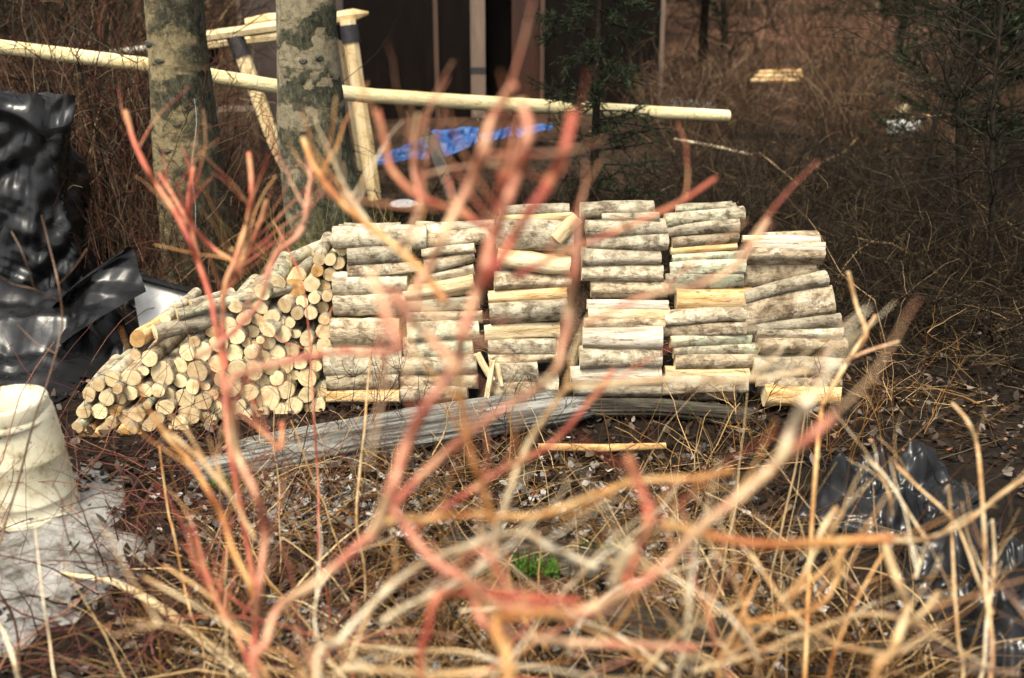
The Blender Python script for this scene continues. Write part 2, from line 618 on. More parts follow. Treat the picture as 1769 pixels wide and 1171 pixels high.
SNOW = mat_noise('old_snow', [(0.37, (0.05, 0.043, 0.034)), (0.45, (0.17, 0.16, 0.14)), (0.56, (0.28, 0.27, 0.25)), (0.7, (0.38, 0.37, 0.345))], 9, rough=0.5, bstr=0.9, bdist=0.05, detail=9, rand=False)
SNOWCLEAN = mat_noise('white_snow', [(0.3, (0.28, 0.28, 0.275)), (0.6, (0.50, 0.50, 0.495))], 20, rough=0.6, bstr=0.4)
m_pl, nd, ln, bs = new_mat('black_plastic')
vec = coords(nd, ln, (1, 1, 1), False)
f = noise_tex(nd, ln, vec, 9, 5, 0.55, 1.2)
bs.inputs['Base Color'].default_value = (0.005, 0.005, 0.0055, 1)
bs.inputs['Specular IOR Level'].default_value = 0.30
rr_ = ramp(nd, [(0.35, (0.20, 0.20, 0.20)), (0.65, (0.40, 0.40, 0.40))])
ln.new(f, rr_.inputs[0])
ln.new(rr_.outputs[0], bs.inputs['Roughness'])
bump(nd, ln, f, bs, 0.06, 0.015)
PLASTIC = m_pl
WHITEPL = mat_noise('pale_plastic', [(0.3, (0.42, 0.41, 0.38)), (0.7, (0.66, 0.65, 0.62))], 9, rough=0.4, bstr=0.4, bdist=0.02)
BLUE = mat_noise('blue_tarp_cloth', [(0.36, (0.003, 0.016, 0.065)), (0.5, (0.008, 0.052, 0.20)), (0.62, (0.035, 0.11, 0.27))], 9, rough=0.5, bstr=0.5, bdist=0.03)
BLACKRUB = mat_noise('black_rubber', [(0.3, (0.008, 0.008, 0.009)), (0.7, (0.02, 0.02, 0.021))], 20, rough=0.5)


# ------------------------------------------------------------------ the ground
def build_ground():
    xs = np.concatenate([np.linspace(-200, -14, 16), np.linspace(-12, -4.2, 40), np.linspace(-4, 4, 140), np.linspace(4.2, 12, 40), np.linspace(14, 200, 16)])
    ys = np.concatenate([np.linspace(-60, -2, 8), np.linspace(-1, 1.4, 8), np.linspace(1.5, 7, 110), np.linspace(7.2, 30, 80), np.linspace(33, 300, 18)])
    V = np.array([(x, y, gz(x, y)) for y in ys for x in xs])
    nx, ny = len(xs), len(ys)
    idx = np.arange(nx * ny).reshape(ny, nx)
    q = np.stack([idx[:-1, :-1], idx[:-1, 1:], idx[1:, 1:], idx[1:, :-1]], -1).reshape(-1, 4)
    tag(link('ground', mesh_np('ground', V, [q], m_ground)), 'dark wet forest floor of soil and rotted leaves', kind='structure')


build_ground()


def patch(name, poly_px, mat, lift, amp, label, res=46, kind='structure', rag=0.12, sc=5.0):
    """a ragged mound lying on the ground inside a pixel-traced outline of the ground"""
    pts = [at_ground(u, v) for u, v in poly_px]
    cx, cy = sum(p.x for p in pts) / len(pts), sum(p.y for p in pts) / len(pts)
    n = len(pts)
    angs = sorted([(math.atan2(p.y - cy, p.x - cx), math.hypot(p.x - cx, p.y - cy)) for p in pts])

    def rad(a):
        for i in range(n):
            a0, r0 = angs[i]
            a1, r1 = angs[(i + 1) % n]
            if i == n - 1:
                a1 += 2 * math.pi
            for aa in (a, a + 2 * math.pi, a - 2 * math.pi):
                if a0 <= aa <= a1:
                    t = (aa - a0) / (a1 - a0 + 1e-9)
                    return r0 + (r1 - r0) * t
        return angs[0][1]
    V, Fq = [], []
    na, nr = 96, res
    for i in range(nr + 1):
        t = i / nr
        for k in range(na):
            a = -math.pi + 2 * math.pi * k / na
            r = rad(a) * t
            r *= 1 + rag * noise.noise(Vector((math.cos(a) * 3, math.sin(a) * 3, 5.5))) * t
            r *= 1 + rag * 0.8 * noise.noise(Vector((math.cos(a) * 9, math.sin(a) * 9, 2.5))) * t
            x, y = cx + math.cos(a) * r, cy + math.sin(a) * r
            z = gz(x, y) + lift * (1 - t ** 3) - 0.012 * t + amp * (noise.noise(Vector((x * sc, y * sc, 2))) + 0.5 * noise.noise(Vector((x * sc * 3, y * sc * 3, 4)))) * (1 - t ** 4)
            V.append((x, y, z))
    for i in range(nr):
        for k in range(na):
            k2 = (k + 1) % na
            Fq.append((i * na + k, i * na + k2, (i + 1) * na + k2, (i + 1) * na + k))
    o = link(name, mesh_np(name, V, [Fq], mat))
    tag(o, label, kind=kind)
    return o


patch('snow', [(-260, 800), (20, 760), (150, 780), (225, 840), (230, 880), (190, 910), (270, 955), (240, 1000), (200, 1030), (150, 1080), (60, 1110), (20, 1171), (-300, 1171)], SNOW, 0.045, 0.016,
      'grey patch of old snow around the white pail')
patch('snow', [(1136, 190), (1142, 170), (1175, 167), (1205, 178), (1200, 190)], SNOWCLEAN, 0.06, 0.02, 'thin strip of white snow beside the corner of the brown shed')
patch('snow', [(1395, 88), (1440, 86), (1600, 74), (1600, 100), (1440, 112), (1390, 108)], mat_noise('needle_cover', [(0.36, (0.05, 0.024, 0.014)), (0.6, (0.15, 0.075, 0.048))], 5, rough=0.9, detail=9, spec=0.1), 0.08, 0.04,
      'bare reddish patch of needle-covered slope at upper right').name = 'bare_slope_ground'


# ------------------------------------------------------------------ shed
def build_shed():
    Y = 13.0
    root = empty('shed', (at_y(780, 185, Y).x, Y, gz(1.0, Y)))
    tag(root, 'dark brown panelled wooden shed standing behind the peeled pole', 'shed')
    inv = root.location
    wallm = mat_noise('shed_stain', [(0.3, (0.0028, 0.0016, 0.0011)), (0.55, (0.0048, 0.0028, 0.0018)), (0.75, (0.009, 0.0052, 0.0034))], 3.5, (3, 3, 0.5), 0.55, 0.2, 0.01, spec=0.08)
    wall2 = mat_noise('shed_reflection_stain', [(0.3, (0.028, 0.018, 0.014)), (0.7, (0.052, 0.034, 0.027))], 3.5, (3, 3, 0.5), 0.6, 0.2, 0.01)  # left end of the same wall: reflected light painted in as a lighter brown
    trim = mat_noise('shed_batten_wood', [(0.3, (0.03, 0.013, 0.006)), (0.7, (0.065, 0.029, 0.012))], 6, (3, 3, 0.4), 0.6, 0.2)
    postm = mat_noise('shed_post_wood', [(0.3, (0.085, 0.057, 0.04)), (0.7, (0.15, 0.10, 0.07))], 6, (3, 3, 0.4), 0.75, 0.3)
    red = mat_noise('shed_door_wood', [(0.3, (0.018, 0.006, 0.003)), (0.7, (0.05, 0.017, 0.007))], 4, (3, 3, 0.3), 0.35, 0.2)
    X = lambda u: at_y(u, 150, Y).x
    H, zb = 2.5, -0.25
    c = lambda x, y, z: Vector((x, y, z)) - inv

    def box(name, u0, u1, z0, z1, y0, y1, m, par=root):
        mb = MB()
        mb.box(c((X(u0) + X(u1)) / 2, (y0 + y1) / 2, (z0 + z1) / 2), (X(u1) - X(u0), y1 - y0, z1 - z0))
        return mb.build(name, m, par, False)
    box('wall_panel', 424, 600, zb, H, Y, Y + 0.03, wall2)['label'] = 'pinkish brown wall panel, lightened by painted-in reflection'
    box('wall_panel', 601, 752, zb, H, Y, Y + 0.03, wallm)
    box('wall_panel', 759, 813, zb, H, Y, Y + 0.03, wallm)
    box('wall_panel', 939, 1142, zb, H, Y - 0.02, Y + 0.03, wallm)
    box('batten', 751.5, 759.5, zb, H, Y - 0.03, Y + 0.02, trim)
    box('batten', 932, 939.5, zb, H, Y - 0.05, Y + 0.02, trim)
    box('batten', 421, 429, zb, H, Y - 0.03, Y + 0.02, postm)
    p = box('door_post', 814, 839, zb + 0.2, H, Y - 0.05, Y + 0.06, postm)
    p['label'] = 'grey brown door post'
    zs = at_y(825, 121, Y - 0.05).z
    box('strap', 813.5, 839.5, zs - 0.035, zs + 0.035, Y - 0.06, Y - 0.052, BLACKRUB, p)
    d = box('door', 884, 931, zb, H, Y + 0.15, Y + 0.19, red)
    d['label'] = 'reddish brown door standing half open'
    box('door_panel', 842, 882, zb, H, Y + 0.5, Y + 0.54, wallm)
    # sides, back, roof
    for nm, x0, x1, y0, y1 in (('side_wall', X(421), X(421) + 0.05, Y + 0.04, Y + 3), ('side_wall', X(1142) - 0.05, X(1142), Y + 0.04, Y + 3), ('back_wall', X(421) + 0.06, X(1142) - 0.06, Y + 2.95, Y + 3)):
        mb = MB()
        mb.box(c((x0 + x1) / 2, (y0 + y1) / 2, (zb + H) / 2), (x1 - x0, y1 - y0, H - zb))
        mb.build(nm, wallm, root, False)
    mb = MB()
    mb.box(c((X(421) + X(1142)) / 2, Y + 1.5, H + 0.12), (X(1142) - X(421) + 0.5, 3.6, 0.1), Quaternion((1, 0, 0), math.radians(4)))
    mb.build('roof', mat_noise('roof_felt', [(0.3, (0.03, 0.03, 0.03)), (0.7, (0.07, 0.07, 0.065))], 10), root, False)
    mb = MB()
    a, b = at_y(1142, -10, Y - 0.03) - inv, at_y(1131, 187, Y - 0.03) - inv
    mb.bar(a + Vector((0.03, 0, 0)), b + Vector((0.06, 0, 0)), 0.05, 0.05)
    mb.build('corner_trim', postm, root, False)


build_shed()

# ------------------------------------------------------------------ aspens
def aspen_mat(name, base, rough_col, bands, xk, seed):
    """bands: (height above the foot, how rough the bark is there 0..1); xk: rougher to the right"""
    m, nd, ln, bs = new_mat(name)
    vec = coords(nd, ln, (1, 1, 1), False)
    mp = nd.new('ShaderNodeMapping')
    mp.inputs['Location'].default_value = (seed, seed * 2, seed)
    ln.new(vec, mp.inputs[0])
    v = mp.outputs[0]
    f = noise_tex(nd, ln, v, 26, 8, 0.8)
    r = ramp(nd, [(0.36, tuple(x * 0.45 for x in base)), (0.48, base), (0.62, tuple(min(0.8, x * 1.45) for x in base))])
    ln.new(f, r.inputs[0])
    c = r.outputs[0]
    mp2 = nd.new('ShaderNodeMapping')
    mp2.inputs['Scale'].default_value = (1, 1, 6)
    ln.new(v, mp2.inputs[0])
    f5 = noise_tex(nd, ln, mp2.outputs[0], 10, 5, 0.75)
    r5 = ramp(nd, [(0.55, (1, 1, 1)), (0.66, (0.30, 0.25, 0.18))])
    ln.new(f5, r5.inputs[0])
    c = mix(nd, ln, 0.85, c, r5.outputs[0], 'MULTIPLY')
    mp3 = nd.new('ShaderNodeMapping')
    mp3.inputs['Scale'].default_value = (1, 1, 1.6)
    ln.new(v, mp3.inputs[0])
    f3 = noise_tex(nd, ln, mp3.outputs[0], 7.0, 8, 0.68)
    sp = nd.new('ShaderNodeSeparateXYZ')
    ln.new(vec, sp.inputs[0])

    def math_(op, a_, b_, c_=None):
        n_ = nd.new('ShaderNodeMath')
        n_.operation = op
        for i_, x_ in enumerate((a_, b_, c_)):
            if x_ is None:
                continue
            if hasattr(x_, 'is_output'):
                ln.new(x_, n_.inputs[i_])
            else:
                n_.inputs[i_].default_value = x_
        return n_.outputs[0]
    f6 = noise_tex(nd, ln, v, 4.2, 5, 0.6)
    zz = math_('MULTIPLY_ADD', f6, 0.46, sp.outputs[2])
    zz = math_('MULTIPLY', math_('SUBTRACT', zz, 0.23), 0.5)
    rb = ramp(nd, [(z / 2.0, (k, k, k)) for z, k in bands])
    ln.new(zz, rb.inputs[0])
    q = math_('MULTIPLY_ADD', f3, 2.1, rb.outputs[0])
    q = math_('MULTIPLY_ADD', sp.outputs[0], xk, q)
    r4 = ramp(nd, [(0.40, tuple(x * 0.15 for x in rough_col)), (0.48, tuple(x * 0.8 for x in rough_col)), (0.55, tuple(x * 1.7 for x in rough_col)), (0.64, (0.17, 0.16, 0.115))])
    mp4 = nd.new('ShaderNodeMapping')
    mp4.inputs['Scale'].default_value = (1, 1, 0.55)
    ln.new(v, mp4.inputs[0])
    f4 = noise_tex(nd, ln, mp4.outputs[0], 24, 8, 0.85)
    q = math_('MULTIPLY_ADD', f4, 1.5, q)
    r3 = ramp(nd, [(0.0, (0, 0, 0)), (1.0, (1, 1, 1))])
    mr_ = nd.new('ShaderNodeMapRange')
    mr_.inputs[1].default_value, mr_.inputs[2].default_value = 2.17, 2.45
    ln.new(q, mr_.inputs[0])
    ln.new(mr_.outputs[0], r3.inputs[0])
    ln.new(f4, r4.inputs[0])
    c = mix(nd, ln, r3.outputs[0], c, r4.outputs[0])
    ln.new(c, bs.inputs['Base Color'])
    bs.inputs['Roughness'].default_value = 0.9
    bs.inputs['Specular IOR Level'].default_value = 0.25
    bump(nd, ln, math_('MULTIPLY_ADD', r3.outputs[0], 0.8, math_('MULTIPLY', f4, 1.6)), bs, 0.9, 0.025)
    return m


def aspen(Y, path, widths, mat, label, scars, top=7.0):
    """path: pixel centres of the trunk, widths in pixels"""
    pts = [at_y(u, v, Y) for u, v in path]
    rad = [w * depth_of(p) / F / 2 for p, w in zip(pts, widths)]
    d = (pts[0] - pts[1]).normalized()
    base = Vector((pts[-1].x + (pts[-1].x - pts[-2].x) * 0.6, Y, gz(pts[-1].x, Y)))
    root = empty('aspen_tree', base)
    tag(root, label, 'tree', 'aspens behind the woodpile')
    # dense path from ground to beyond the frame
    full = [base + Vector((0, 0, -0.1)), base + Vector((0, 0, 0.08))] + pts[::-1]
    fr = [rad[-1] * 1.75, rad[-1] * 1.4] + rad[::-1]
    z = full[-1]
    for k in range(1, 8):
        full.append(z + d * (top - z.z) * k / 7 + Vector((0.05 * math.sin(k), 0.04 * math.cos(k * 2), 0)))
        fr.append(rad[0] * (1 - 0.105 * k))
    # resample
    P, Q = [], []
    for i in range(len(full) - 1):
        n = max(2, int((full[i + 1] - full[i]).length / 0.035))
        for k in range(n):
            t = k / n
            P.append(full[i].lerp(full[i + 1], t) - base)
            Q.append(fr[i] + (fr[i + 1] - fr[i]) * t)
    mb = MB()
    sides = 30
    V, Fq = [], []
    for p, r in zip(P, Q):
        for k in range(sides):
            th = 2 * math.pi * k / sides
            rr = r * (1 + 0.05 * noise.noise(Vector((math.cos(th) * 2 + Y, math.sin(th) * 2, p.z * 3))) + 0.035 * noise.noise(Vector((math.cos(th) * 6, math.sin(th) * 6, p.z * 14))))
            rr *= 1 + 0.22 * max(0, 0.5 - p.z) * math.sin(3 * th + 1)
            V.append((p.x + rr * math.cos(th), p.y + rr * math.sin(th), p.z))
    for i in range(len(P) - 1):
        for k in range(sides):
            k2 = (k + 1) % sides
            Fq.append((i * sides + k, i * sides + k2, (i + 1) * sides + k2, (i + 1) * sides + k))
    link('trunk', mesh_np('trunk', V, [Fq], mat), root)
    # old branch scars
    sm = mat_noise('scar_bark', [(0.3, (0.012, 0.012, 0.008)), (0.7, (0.06, 0.058, 0.035))], 40, bstr=0.8)
    for u, v, w, h in scars:
        p = at_y(u, v, Y)
        k = min(range(len(P)), key=lambda i: abs((P[i] + base).z - p.z))
        ax, r = P[k] + base, Q[k]
        dx = max(-0.92 * r, min(0.92 * r, p.x - ax.x))
        nrm = Vector((dx, -math.sqrt(r * r - dx * dx), 0)).normalized()
        c = ax + nrm * (r - 0.004) - base
        c.z = p.z - base.z
        side = Vector((-nrm.y, nrm.x, 0))
        ww, hh = w * depth_of(p) / F / 2, h * depth_of(p) / F / 2
        VV, FF = [], []
        for i in range(5):
            t = i / 4
            for q in range(14):
                th = 2 * math.pi * q / 14
                e = 1 + 0.25 * noise.noise(Vector((math.cos(th) * 2, math.sin(th) * 2, u)))
                s_ = ww * t * e * math.cos(th)
                VV.append(c + side * s_ + Vector((0, 0, hh * t * e * math.sin(th))) + nrm * (0.016 * (1 - t ** 2) * (0.4 + 0.9 * t) + 0.004 - s_ * s_ / (2 * r)))
        for i in range(4):
            for q in range(14):
                q2 = (q + 1) % 14
                FF.append((i * 14 + q, i * 14 + q2, (i + 1) * 14 + q2, (i + 1) * 14 + q))
        s_o = MB()
        s_o.add(VV, FF)
        s_o.build('branch_scar', sm, root)
    # crown above the frame: bare limbs
    g = np.random.default_rng(int(Y * 10))
    n = 26
    zz = g.uniform(2.6, top - 0.2, n)
    st = np.array([[(P[min(range(len(P)), key=lambda i: abs(P[i].z - z_))]).x, (P[min(range(len(P)), key=lambda i: abs(P[i].z - z_))]).y, z_] for z_ in zz])
    a = g.uniform(0, 6.28, n)
    L = g.uniform(0.8, 1.8, n)
    B = grow(g, st, np.stack([np.cos(a), np.sin(a), np.full(n, 0.7)], 1), L, 8, 0.12, 0.05)
    parts = [tubes_np(B, (0.022 * np.linspace(1, 0.2, 9))[None, :] * np.ones((n, 1)), 5)]
    m2 = 160
    ii, jj = g.integers(0, n, m2), g.integers(3, 9, m2)
    B2 = grow(g, B[ii, jj], (B[ii, jj] - B[ii, jj - 1]) + g.normal(0, 0.1, (m2, 3)), g.uniform(0.3, 0.8, m2), 5, 0.15, 0.04)
    parts.append(tubes_np(B2, (0.006 * np.linspace(1, 0.3, 6))[None, :] * np.ones((m2, 1)), 3))
    v, f = join_np(parts)
    link('crown', mesh_np('crown', v, [f], DARKBARK), root)
    return root


def zv(v, Y):
    return at_y(300, v, Y).z


A1 = aspen_mat('aspen_bark_ochre', (0.255, 0.205, 0.11), (0.050, 0.047, 0.028),
               [(zv(430, 5.7), 0.62), (zv(300, 5.7), 0.5), (zv(262, 5.7), 0.30), (zv(192, 5.7), 0.28), (zv(184, 5.7), 0.72), (zv(140, 5.7), 0.72), (zv(132, 5.7), 0.25), (zv(62, 5.7), 0.28), (zv(54, 5.7), 0.66), (zv(-20, 5.7), 0.60)], 2.2, 3.0)
A2 = aspen_mat('aspen_bark_mossy', (0.26, 0.22, 0.14), (0.046, 0.046, 0.026),
               [(zv(420, 5.25), 0.85), (zv(205, 5.25), 0.80), (zv(192, 5.25), 0.42), (zv(166, 5.25), 0.40), (zv(158, 5.25), 0.90), (zv(120, 5.25), 0.88), (zv(112, 5.25), 0.22), (zv(82, 5.25), 0.22), (zv(74, 5.25), 0.9), (zv(34, 5.25), 0.75), (zv(24, 5.25), 0.30), (zv(-10, 5.25), 0.35)], 1.5, 8.0)
aspen(5.7, [(298, -20), (305, 60), (312, 130), (318, 200), (325, 280), (336, 360), (345, 430), (350, 500)], [100, 101, 104, 109, 116, 124, 134, 150], A1,
      'ochre barked aspen trunk with black scars, left of the two trunks', [(265, 74, 34, 14), (291, 101, 24, 8), (270, 212, 24, 20), (300, 252, 30, 9), (322, 208, 16, 6)])
aspen(5.25, [(528, -20), (530, 60), (533, 130), (538, 200), (548, 280), (562, 350), (575, 410), (585, 480)], [102, 104, 110, 118, 126, 138, 152, 175], A2,
      'mossy rough aspen trunk with pale bands, right of the two trunks', [(560, 96, 16, 12), (534, 101, 16, 10)])

# pale cord hanging on the left trunk
mb = MB()
p0, p1 = at_y(336, 170, 5.45), at_y(334, 400, 5.3)
mb.tube([p0.lerp(p1, t) + Vector((0.012 * math.sin(t * 9), 0, 0)) for t in np.linspace(0, 1, 12)], [0.0025] * 12, 5)
tag(mb.build('cord', mat_noise('pale_cord', [(0.3, (0.16, 0.16, 0.145)), (0.7, (0.28, 0.28, 0.25))], 40), origin=p1), 'thin pale cord hanging straight down the ochre aspen trunk', 'cord')

# ------------------------------------------------------------------ peeled pole and trestle
def pole(name, pts, rads, mat, label, cat, sides=14, rough=0.06, seed=1, matc=None):
    P, Q = [], []
    pts = [Vector(p) for p in pts]
    for i in range(len(pts) - 1):
        n = 8
        for k in range(n + (1 if i == len(pts) - 2 else 0)):
            t = k / n
            P.append(pts[i].lerp(pts[i + 1], t))
            Q.append(rads[i] + (rads[i + 1] - rads[i]) * t)
    o_ = pts[0]
    ax = (pts[-1] - pts[0]).normalized()
    q = ax.to_track_quat('X', 'Z')
    qi = q.inverted()
    mb = MB()
    mb.tube([qi @ (p - o_) for p in P], Q, sides, 0, 1 if matc else 0, rough, seed)
    o = mb.build(name, [mat, matc] if matc else mat)
    o.rotation_mode = 'QUATERNION'
    o.rotation_quaternion = q
    o.location = o_
    if label:
        tag(o, label, cat)
    return o


pp = [(-420, 35, 6.1), (0, 81, 6.3), (250, 112, 6.45), (470, 149, 6.6), (650, 166, 6.8), (900, 182, 7.1), (1100, 193, 7.4), (1258, 200, 7.6)]
pts = [at_y(u, v, y) for u, v, y in pp]
pole('peeled_pole', pts, [0.042, 0.044, 0.046, 0.048, 0.049, 0.050, 0.048, 0.042], PEELED, 'long peeled yellow pole running behind both aspen trunks', 'pole', matc=CUT['c'])


def build_trestle():
    root = empty('sawhorse', (at_y(560, 300, 8.2).x, 8.2, gz(-1.3, 8.2)))
    tag(root, 'peeled wood sawhorse with black bands on its splayed legs', 'sawhorse')
    o_ = root.location
    P = lambda u, v, y: at_y(u, v, y) - o_
    sc = 8.2 / F

    def pc(name, a, b, w0, w1, parent=root, tip=None, mat=SAWN):
        mb = MB()
        pts = [a.lerp(b, t) for t in np.linspace(0, 1, 7)]
        rad = [w0 + (w1 - w0) * t for t in np.linspace(0, 1, 7)]
        if tip:
            pts += [b + (b - a).normalized() * tip]
            rad += [w1 * 0.25]
        mb.tube(pts, rad, 7, 0, None, 0.15, len(name) + w0 * 100)
        return mb.build(name, mat, parent, False)
    pc('top_rail', P(335, 66, 8.05), P(612, 26, 8.15), 0.045, 0.048, tip=0.11)
    pc('lower_rail', P(340, 78, 8.22), P(480, 62, 8.25), 0.04, 0.04)
    pc('top_slab', P(425, 42, 8.2), P(505, 30, 8.25), 0.05, 0.06)
    for (a, b, w0, w1, tip, band) in (
            ((601, 34, 8.1), (648, 345, 7.95), 0.062, 0.055, None, 0.125),
            ((588, 30, 8.2), (628, 290, 8.75), 0.045, 0.05, None, 0.12),
            ((404, 58, 8.1), (478, 255, 8.0), 0.062, 0.058, 0.36, 0.2),
            ((366, 66, 8.3), (366, 240, 8.8), 0.05, 0.05, None, 0.22)):
        pa, pb = P(*a), P(*b)
        lg = pc('leg', pa, pb, w0, w1, tip=tip)
        k = 0.03
        mb = MB()
        mb.tube([pa.lerp(pb, k), pa.lerp(pb, band)], [w0 * 1.12, w0 * 1.12], 10)
        mb.build('black_band', BLACKRUB, lg)


build_trestle()
mb = MB()
c = at_y(408, 225, 8.9)
mb.box(c + Vector((0, 0.2, -0.15)), (0.42, 0.5, 0.62), jit=0.01)
tag(mb.build('wooden_box', mat_noise('box_plywood', [(0.3, (0.045, 0.026, 0.014)), (0.7, (0.10, 0.06, 0.03))], 7, (3, 3, 0.5)), smooth=False, origin=c), 'plain dark brown plywood box under the sawhorse', 'box')
pole('peeled_stick', [at_y(170, 95, 9.5), at_y(262, 82, 9.6)], [0.03, 0.03], BARK['w'], 'thin whitish stick behind the left aspen, above the long pole', 'stick')

# ------------------------------------------------------------------ yard clutter in the middle distance
def sheet(fn, nu, nv, name, mat, parent=None, thick=0.0, origin=None):
    V = [fn(i / nu, j / nv) for j in range(nv + 1) for i in range(nu + 1)]
    idx = np.arange((nu + 1) * (nv + 1)).reshape(nv + 1, nu + 1)
    q = np.stack([idx[:-1, :-1], idx[:-1, 1:], idx[1:, 1:], idx[1:, :-1]], -1).reshape(-1, 4)
    o_ = Vector(origin) if origin is not None else Vector((0, 0, 0))
    o = link(name, mesh_np(name, [tuple(Vector(p) - o_) for p in V], [q], mat), parent)
    if origin is not None:
        o.location = o_
    if thick:
        md = o.modifiers.new('thick', 'SOLIDIFY')
        md.thickness = thick
    return o


_cr = random.Random(77)
CREASES = []
for _k in range(9):
    _d = Vector((_cr.gauss(0, 1), _cr.gauss(0, 1), _cr.gauss(0, 0.8))).normalized()
    CREASES.append((_d, 0.55 * 1.33 ** _k, _cr.uniform(0, 10)))


def tri(x):
    x = x - math.floor(x)
    return 4 * abs(x - 0.5) - 1


def crumple(p, s=4.0, a=0.05):
    """flat facets meeting at sharp creases, as crushed sheet has"""
    q = p * (s * 0.42)
    t = 0.0
    for k, (d, f, ph) in enumerate(CREASES):
        m = noise.noise(q * 0.8 + Vector((k * 3.7, 1.3 * k, ph)))
        t += (0.75 ** k) * max(0.0, 0.35 + 1.3 * m) * tri(q.dot(d) * f + ph + 0.5 * noise.noise(q * 0.7 + Vector((ph, k, 0))))
    return a * 0.75 * t


def bilerp(c, u, v):
    return (c[0] * (1 - u) + c[1] * u) * (1 - v) + (c[3] * (1 - u) + c[2] * u) * v


def quad_px(cs):
    return [at_y(*c) for c in cs]


# earth bank with blue tarp
def bank(x, y):
    p = math.exp(-((x + 0.15) / 1.25) ** 2) * math.exp(-((y - 9.1) / 0.65) ** 2)
    return gz(x, y) + 0.30 * p + 0.05 * p * noise.noise(Vector((x * 4, y * 4, 0)))


sheet(lambda u, v: Vector((-2.6 + 5.0 * u, 7.9 + 2.4 * v, bank(-2.6 + 5.0 * u, 7.9 + 2.4 * v) + 0.01)), 70, 40, 'earth_bank',
      mat_noise('bank_earth', [(0.36, (0.010, 0.007, 0.004)), (0.6, (0.05, 0.032, 0.02))], 14, rough=0.95, bstr=0.9, bdist=0.05, detail=9, spec=0.08))
tag(bpy.data.objects['earth_bank'], 'low bank of brown earth below the blue tarp', kind='structure')
bt = empty('blue_tarp', at_y(800, 260, 8.6))
tag(bt, 'crumpled bright blue tarp draped over a low bank beyond the woodpile', 'tarp')
for cs in ([(650, 272, 8.5), (738, 240, 8.6), (742, 274, 8.45), (652, 288, 8.4)],
           [(742, 228, 8.75), (828, 217, 8.9), (826, 246, 8.6), (768, 274, 8.45)],
           [(832, 232, 8.8), (880, 222, 9.0), (884, 238, 8.9), (836, 246, 8.65)],
           [(890, 220, 9.0), (958, 212, 9.1), (952, 226, 9.0), (894, 238, 8.9)]):
    q = quad_px(cs)
    sheet(lambda u, v: bilerp(q, u, v) + Vector((0.25, -1, 0.5)) * crumple(bilerp(q, u, v), 9, 0.12) - bt.location, 30, 16, 'tarp_fold', BLUE, bt, 0.003)
mb = MB()
a, b = at_y(744, 236, 8.35), at_y(792, 372, 7.7)
mb.bar(a, b, 0.09, 0.03, mi=0)
tag(mb.build('dark_board', mat_noise('dark_board_wood', [(0.3, (0.015, 0.013, 0.01)), (0.7, (0.05, 0.045, 0.03))], 8), smooth=False, origin=b), 'dark leaning board propped across the blue tarp', 'board')

# dark pail full of snow
c = at_ground(700, 394)
root = empty('dark_pail', c)
tag(root, 'dark pail heaped with white snow behind the woodpile', 'pail')
mb = MB()
mb.lathe([(0.0, 0), (0.09, 0), (0.115, 0.16), (0.12, 0.165), (0.12, 0.175), (0.108, 0.175), (0.105, 0.12)], 28)
mb.build('pail_body', BLACKRUB, root)
mb = MB()
mb.lathe([(0.112, 0.165), (0.095, 0.185), (0.06, 0.197), (0.02, 0.202), (0.001, 0.203)], 28)
mb.build('snow_fill', SNOWCLEAN, root)

# pale blotched log, wood offcuts, lumber on the right
cb = BARK['w']
m_bl = mat_bark('blotched_white_bark', (0.02, 0.02, 0.02), (0.50, 0.50, 0.47), (0.68, 0.68, 0.65), (0.05, 0.05, 0.05), 0.58, (1, 1.05), (1, 1, 1), 12)
pole('white_log', [at_y(1532, 222, 10.5), at_y(1590, 219, 10.4)], [0.085, 0.08], m_bl, 'short white log with dark blotches lying in the brush', 'log', matc=m_bl)
mb = MB()
mb.box(at_y(1556, 190, 11), (0.16, 0.04, 0.09), Quaternion((0, 1, 0), -0.6), jit=0.02)
tag(mb.build('wood_offcut', PEELED, smooth=False, origin=at_y(1556, 190, 11)), 'small yellow wood offcut above the white blotched log', 'offcut')
pole('peeled_stick', [at_y(1565, 204, 11), at_y(1622, 203, 11.1)], [0.035, 0.04], BARK['o'], 'short orange stick lying beyond the white blotched log', 'stick')
for i, (u0, v0, u1, v1, w) in enumerate([(1311, 125, 1384, 123, 0.030), (1304, 132, 1386, 131, 0.031), (1296, 139, 1380, 139, 0.028)]):
    pole('peeled_log', [at_y(u0, v0, 13.0 - 0.12 * i), at_y(u1, v1, 13.0 - 0.12 * i)], [w, w], BARK['o'],
         ['topmost yellow peeled log of the small far lumber pile', 'middle yellow peeled log of the small far lumber pile', 'lowest yellow peeled log of the small far lumber pile'][i], 'log', matc=CUT['c'])['group'] = 'peeled logs in the far lumber pile'
pole('fallen_log', [at_y(1470, 158, 14), at_y(1560, 146, 14), at_y(1660, 128, 14.3)], [0.05, 0.07, 0.08], ROTTEN, 'dark fallen trunk lying across the brown slope', 'log')
pole('fallen_branch', [at_y(1165, 240, 9.2), at_y(1230, 252, 9), at_y(1300, 268, 8.8)], [0.01, 0.017, 0.01], BARK['b'], 'fallen brown branch on the brush right of the spruce', 'branch')

